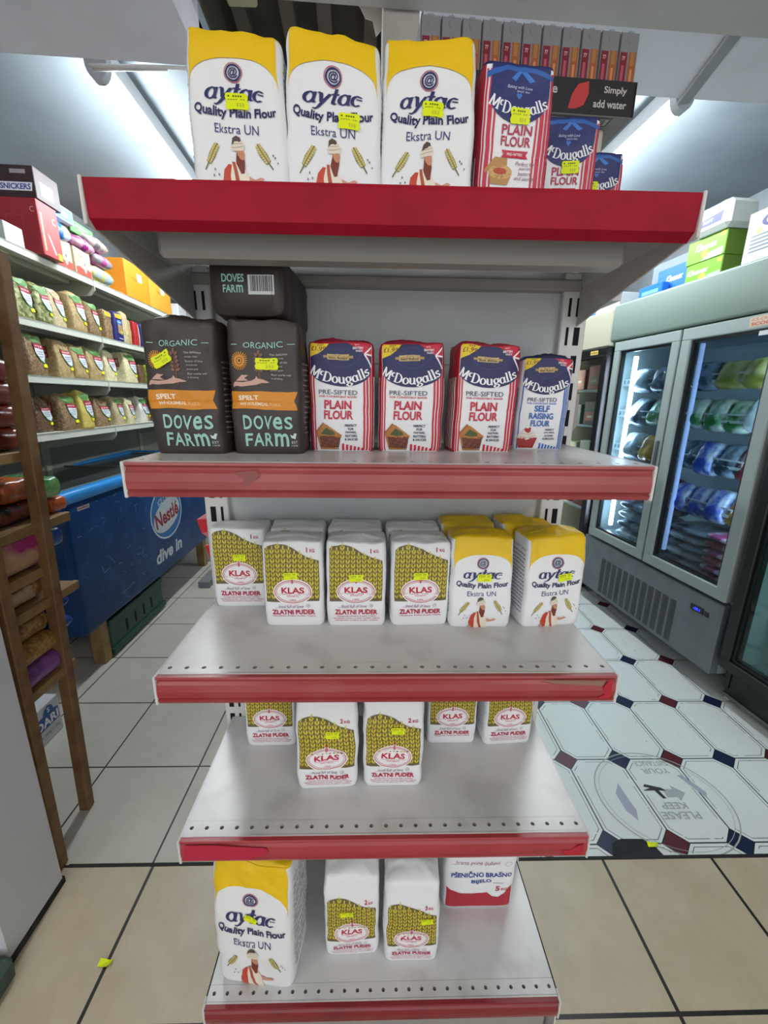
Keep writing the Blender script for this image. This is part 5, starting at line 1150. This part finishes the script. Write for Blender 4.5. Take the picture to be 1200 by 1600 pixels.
a = Art(); a.poly([(-.075, .03), (.06, .03), (.068, .07), (-.068, .058)], '#3a3f86'); a.up(); a.text('SOFT', -.01, .048, '#c9cde0', w=.05, h=.012, bold=.02); a.text('WHITE', .02, .088, '#6a7a9a', w=.06, h=.009); a.rect(.05, .075, .094, .104, '#d3d85a')
topbox('tissue_pack', .48, -.03, TF+.192, .19, .15, .112, mat('white_wrap', '#ccd2d0', .35, bump=.2, bscale=20), 'white wrapped tissue pack lying on the green tissue boxes', 'tissue pack', art=a, bev=.018)
M_BK = mat('tissue_blue', '#1f66b8', .45)
a = Art(); a.text('Kleenex', .02, .07, '#dfeaf6', w=.11, h=.03, bold=.02, shear=.3)
topbox('tissue_box', .715, -.075, TF, .20, .12, .125, M_BK, 'blue tissue box just left of the green tissue boxes', 'tissue box', art=a)
a = Art(); a.rect(-.06, .06, .012, .03, '#6aa8e8')
topbox('tissue_pack', .80, -.03, TF, .17, .04, .055, mat('blue_wrap', '#2a6fd0', .3), 'small blue wrapped pack in front of the grey carton', 'tissue pack', art=a)
a = Art(); a.text('ONE', .05, .075, '#22262c', w=.10, h=.03, bold=.03, rot=math.pi); a.text('NO', .06, .125, '#4a5058', w=.05, h=.025, rot=math.pi)
topbox('shipping_carton', .845, -.20, TF, .36, .25, .215, mat('blue_grey_card', '#6f7c88', .6), 'large blue grey carton upside down on the freezer top', 'box', art=a)
a = Art(); a.text('60 x 24', .05, .03, '#3a3f44', w=.06, h=.012)
topbox('shipping_carton', 1.17, -.05, TF-.012, .19, .2, .10, mat('white_carton_b', '#b9c0c2', .6), 'white carton between the blue grey carton and the far fridge', 'box', art=a)
a = Art(); a.rect(-.06, .06, .05, .08, '#c9b83a'); a.rect(-.06, .06, .03, .05, '#a83a4a'); a.rect(-.06, .06, .005, .03, '#4a86c8')
topbox('sweet_box', 1.33, -.03, 1.8205, .12, .12, .085, M_WMET, 'small yellow red and blue box on the far fridge', 'box', art=a)
a = Art(); a.rect(-.08, .08, .005, .035, '#c9ced2'); a.up(); a.rect(-.05, -.03, .01, .03, '#a83a4a'); a.rect(.02, .05, .01, .03, '#4a76b8')
topbox('sweet_box', 1.47, -.03, 1.8205, .15, .12, .05, mat('pale_card', '#c4cacc', .5), 'low pale box on the far end of the far fridge', 'box', art=a)
a = Art(); a.ell(.02, .155, .085, .030, '#3a3f7a', 30); a.up(); a.text('Cushelle', .02, .157, '#dfe3ec', w=.13, h=.028, bold=.02, shear=.2); a.l = 0
for r in range(5): a.rect(-.10, .0-.004*r, .105-.014*r, .111-.014*r, '#6a7a84')
a.rect(.02, .11, .02, .06, '#8aa4a8'); a.ell(-.07, .125, .012, .012, '#a8c86a', 12)
topbox('tissue_pack', .175, -.05, TF, .25, .22, .20, mat('white_wrap_b', '#c6cecd', .4), 'tall white tissue carton with purple oval at the right edge', 'tissue pack', art=a)

# ================================================================== FLOOR STICKER, LITTER, CABLES
a = Art(); fnf = plane_fn((.955, .57, 0), (-1, 0, 0), (0, -1, 0)); GR = '#a7b0b1'
a.ring(0, .0, .215, .19, .004, '#a9b0a6', 50); a.ring(0, 0, .20, .175, .0015, '#aab2ae', 50)
a.text('PLEASE', -.02, .06, GR, w=.125, h=.026, bold=.02); a.text('KEEP', -.02, .026, GR, w=.085, h=.024, bold=.02); a.text('YOUR', -.045, -.108, GR, w=.10, h=.022, bold=.01); a.text('DISTANCE', -.045, -.14, GR, w=.12, h=.02, bold=.01)
a.poly([(-.09, -.02), (-.055, -.05), (-.055, -.035), (-.02, -.035), (-.02, -.005), (-.055, -.005), (-.055, .01)], '#aab1b6'); a.poly([(.12, -.06), (.15, -.02), (.15, .04), (.13, .075), (.115, .04), (.12, -.02)], '#a9aebf'); a.poly([(-.13, -.09), (-.11, -.09), (-.15, .0), (-.165, -.02)], '#a9aebf'); a.up()
a.poly([(-.02, -.04), (.03, -.055), (.04, -.045), (.02, -.04), (.05, -.03), (.01, -.03), (.0, .0), (-.012, .0), (-.005, -.03), (-.03, -.028)], '#262a2b')
o = a.build('floor_sticker', fnf, base=.0008); tag(o, 'worn round keep your distance floor sticker on the white octagon tiles', 'floor sticker')
q = MB().add([(.685, .389, .0009), (.70, .425, .0009), (.735, .438, .0009), (.80, .437, .0009), (.825, .415, .0009), (.835, .389, .0009)], [[0, 1, 2, 3, 4, 5]], mat('dark_mortar', '#23262a', .8, hex2='#1a1c22', scale=40)); struct(q.build('trim_4'))
def scrap(x, y, label):
    q = MB(); q.add([(-.012, -.006, .001), (.011, -.008, .004), (.013, .006, .001), (-.010, .008, .006)], [[0, 1, 2, 3]], NEON); q.add([(.009, -.008, .002), (.02, -.002, .008), (.018, .008, .002), (.012, .006, .001)], [[0, 1, 2, 3]], NEON)
    tag(q.build('paper_scrap', None, (x, y, .0008)), label, 'litter')
scrap(.816, .418, 'crumpled yellow sticker scrap on the white tiles'); scrap(-.649, .166, 'crumpled yellow sticker scrap on the beige floor tiles at left')
cabl = MB()
p0 = Vector(shifted(-.87, 1.20)); 
cabl.tube([(-.93, 1.14, 2.294), (-.86, 1.138, 2.293), (-.78, 1.140, 2.295), (-.70, 1.138, 2.294), (-.60, 1.143, 2.295)], .005, M_EDGE, 8); cabl.tube([(-.93, 1.155, 2.293), (-.85, 1.15, 2.292), (-.77, 1.151, 2.295), (-.69, 1.146, 2.294)], .005, M_EDGE, 8)
tag(cabl.build('power_cable'), 'pair of white cables running along the ceiling from the left tube light', 'cable')
q = MB().box(-.02, .02, 0, .30, -.006, .006, mat('duct_grey', '#8f8f92', .7), .003, M=Matrix.Translation((1.0, .955, 2.307)) @ Matrix.Rotation(-.19, 4, 'Z')); tag(q.build('cable_duct'), 'grey cable pipe on the ceiling leading to the right tube light', 'pipe')
e = MB().box(-.05, .05, -.06, .06, -.05, .05, mat('cream_plastic', '#b3aa86', .5), .006).build('junction_box'); e.location = (-.475, 1.24, 2.61); tag(e, 'cream junction box up in the dark ceiling opening', 'box')
q = MB().add([(-.10, 0, .06), (-.0, 0, .06), (-.0, 0, -.03), (-.015, 0, -.005), (-.03, 0, -.02), (-.04, 0, .015), (-.06, 0, .02), (-.075, 0, .045)], [list(range(8))], mat('torn_paper', '#c9c4ba', .8)); o = q.build('torn_paper', None, (.005, .975, 2.30)); so = o.modifiers.new('t', 'SOLIDIFY'); so.thickness = .002
tag(o, 'torn white paper hanging beside the painted post in the ceiling opening', 'paper')
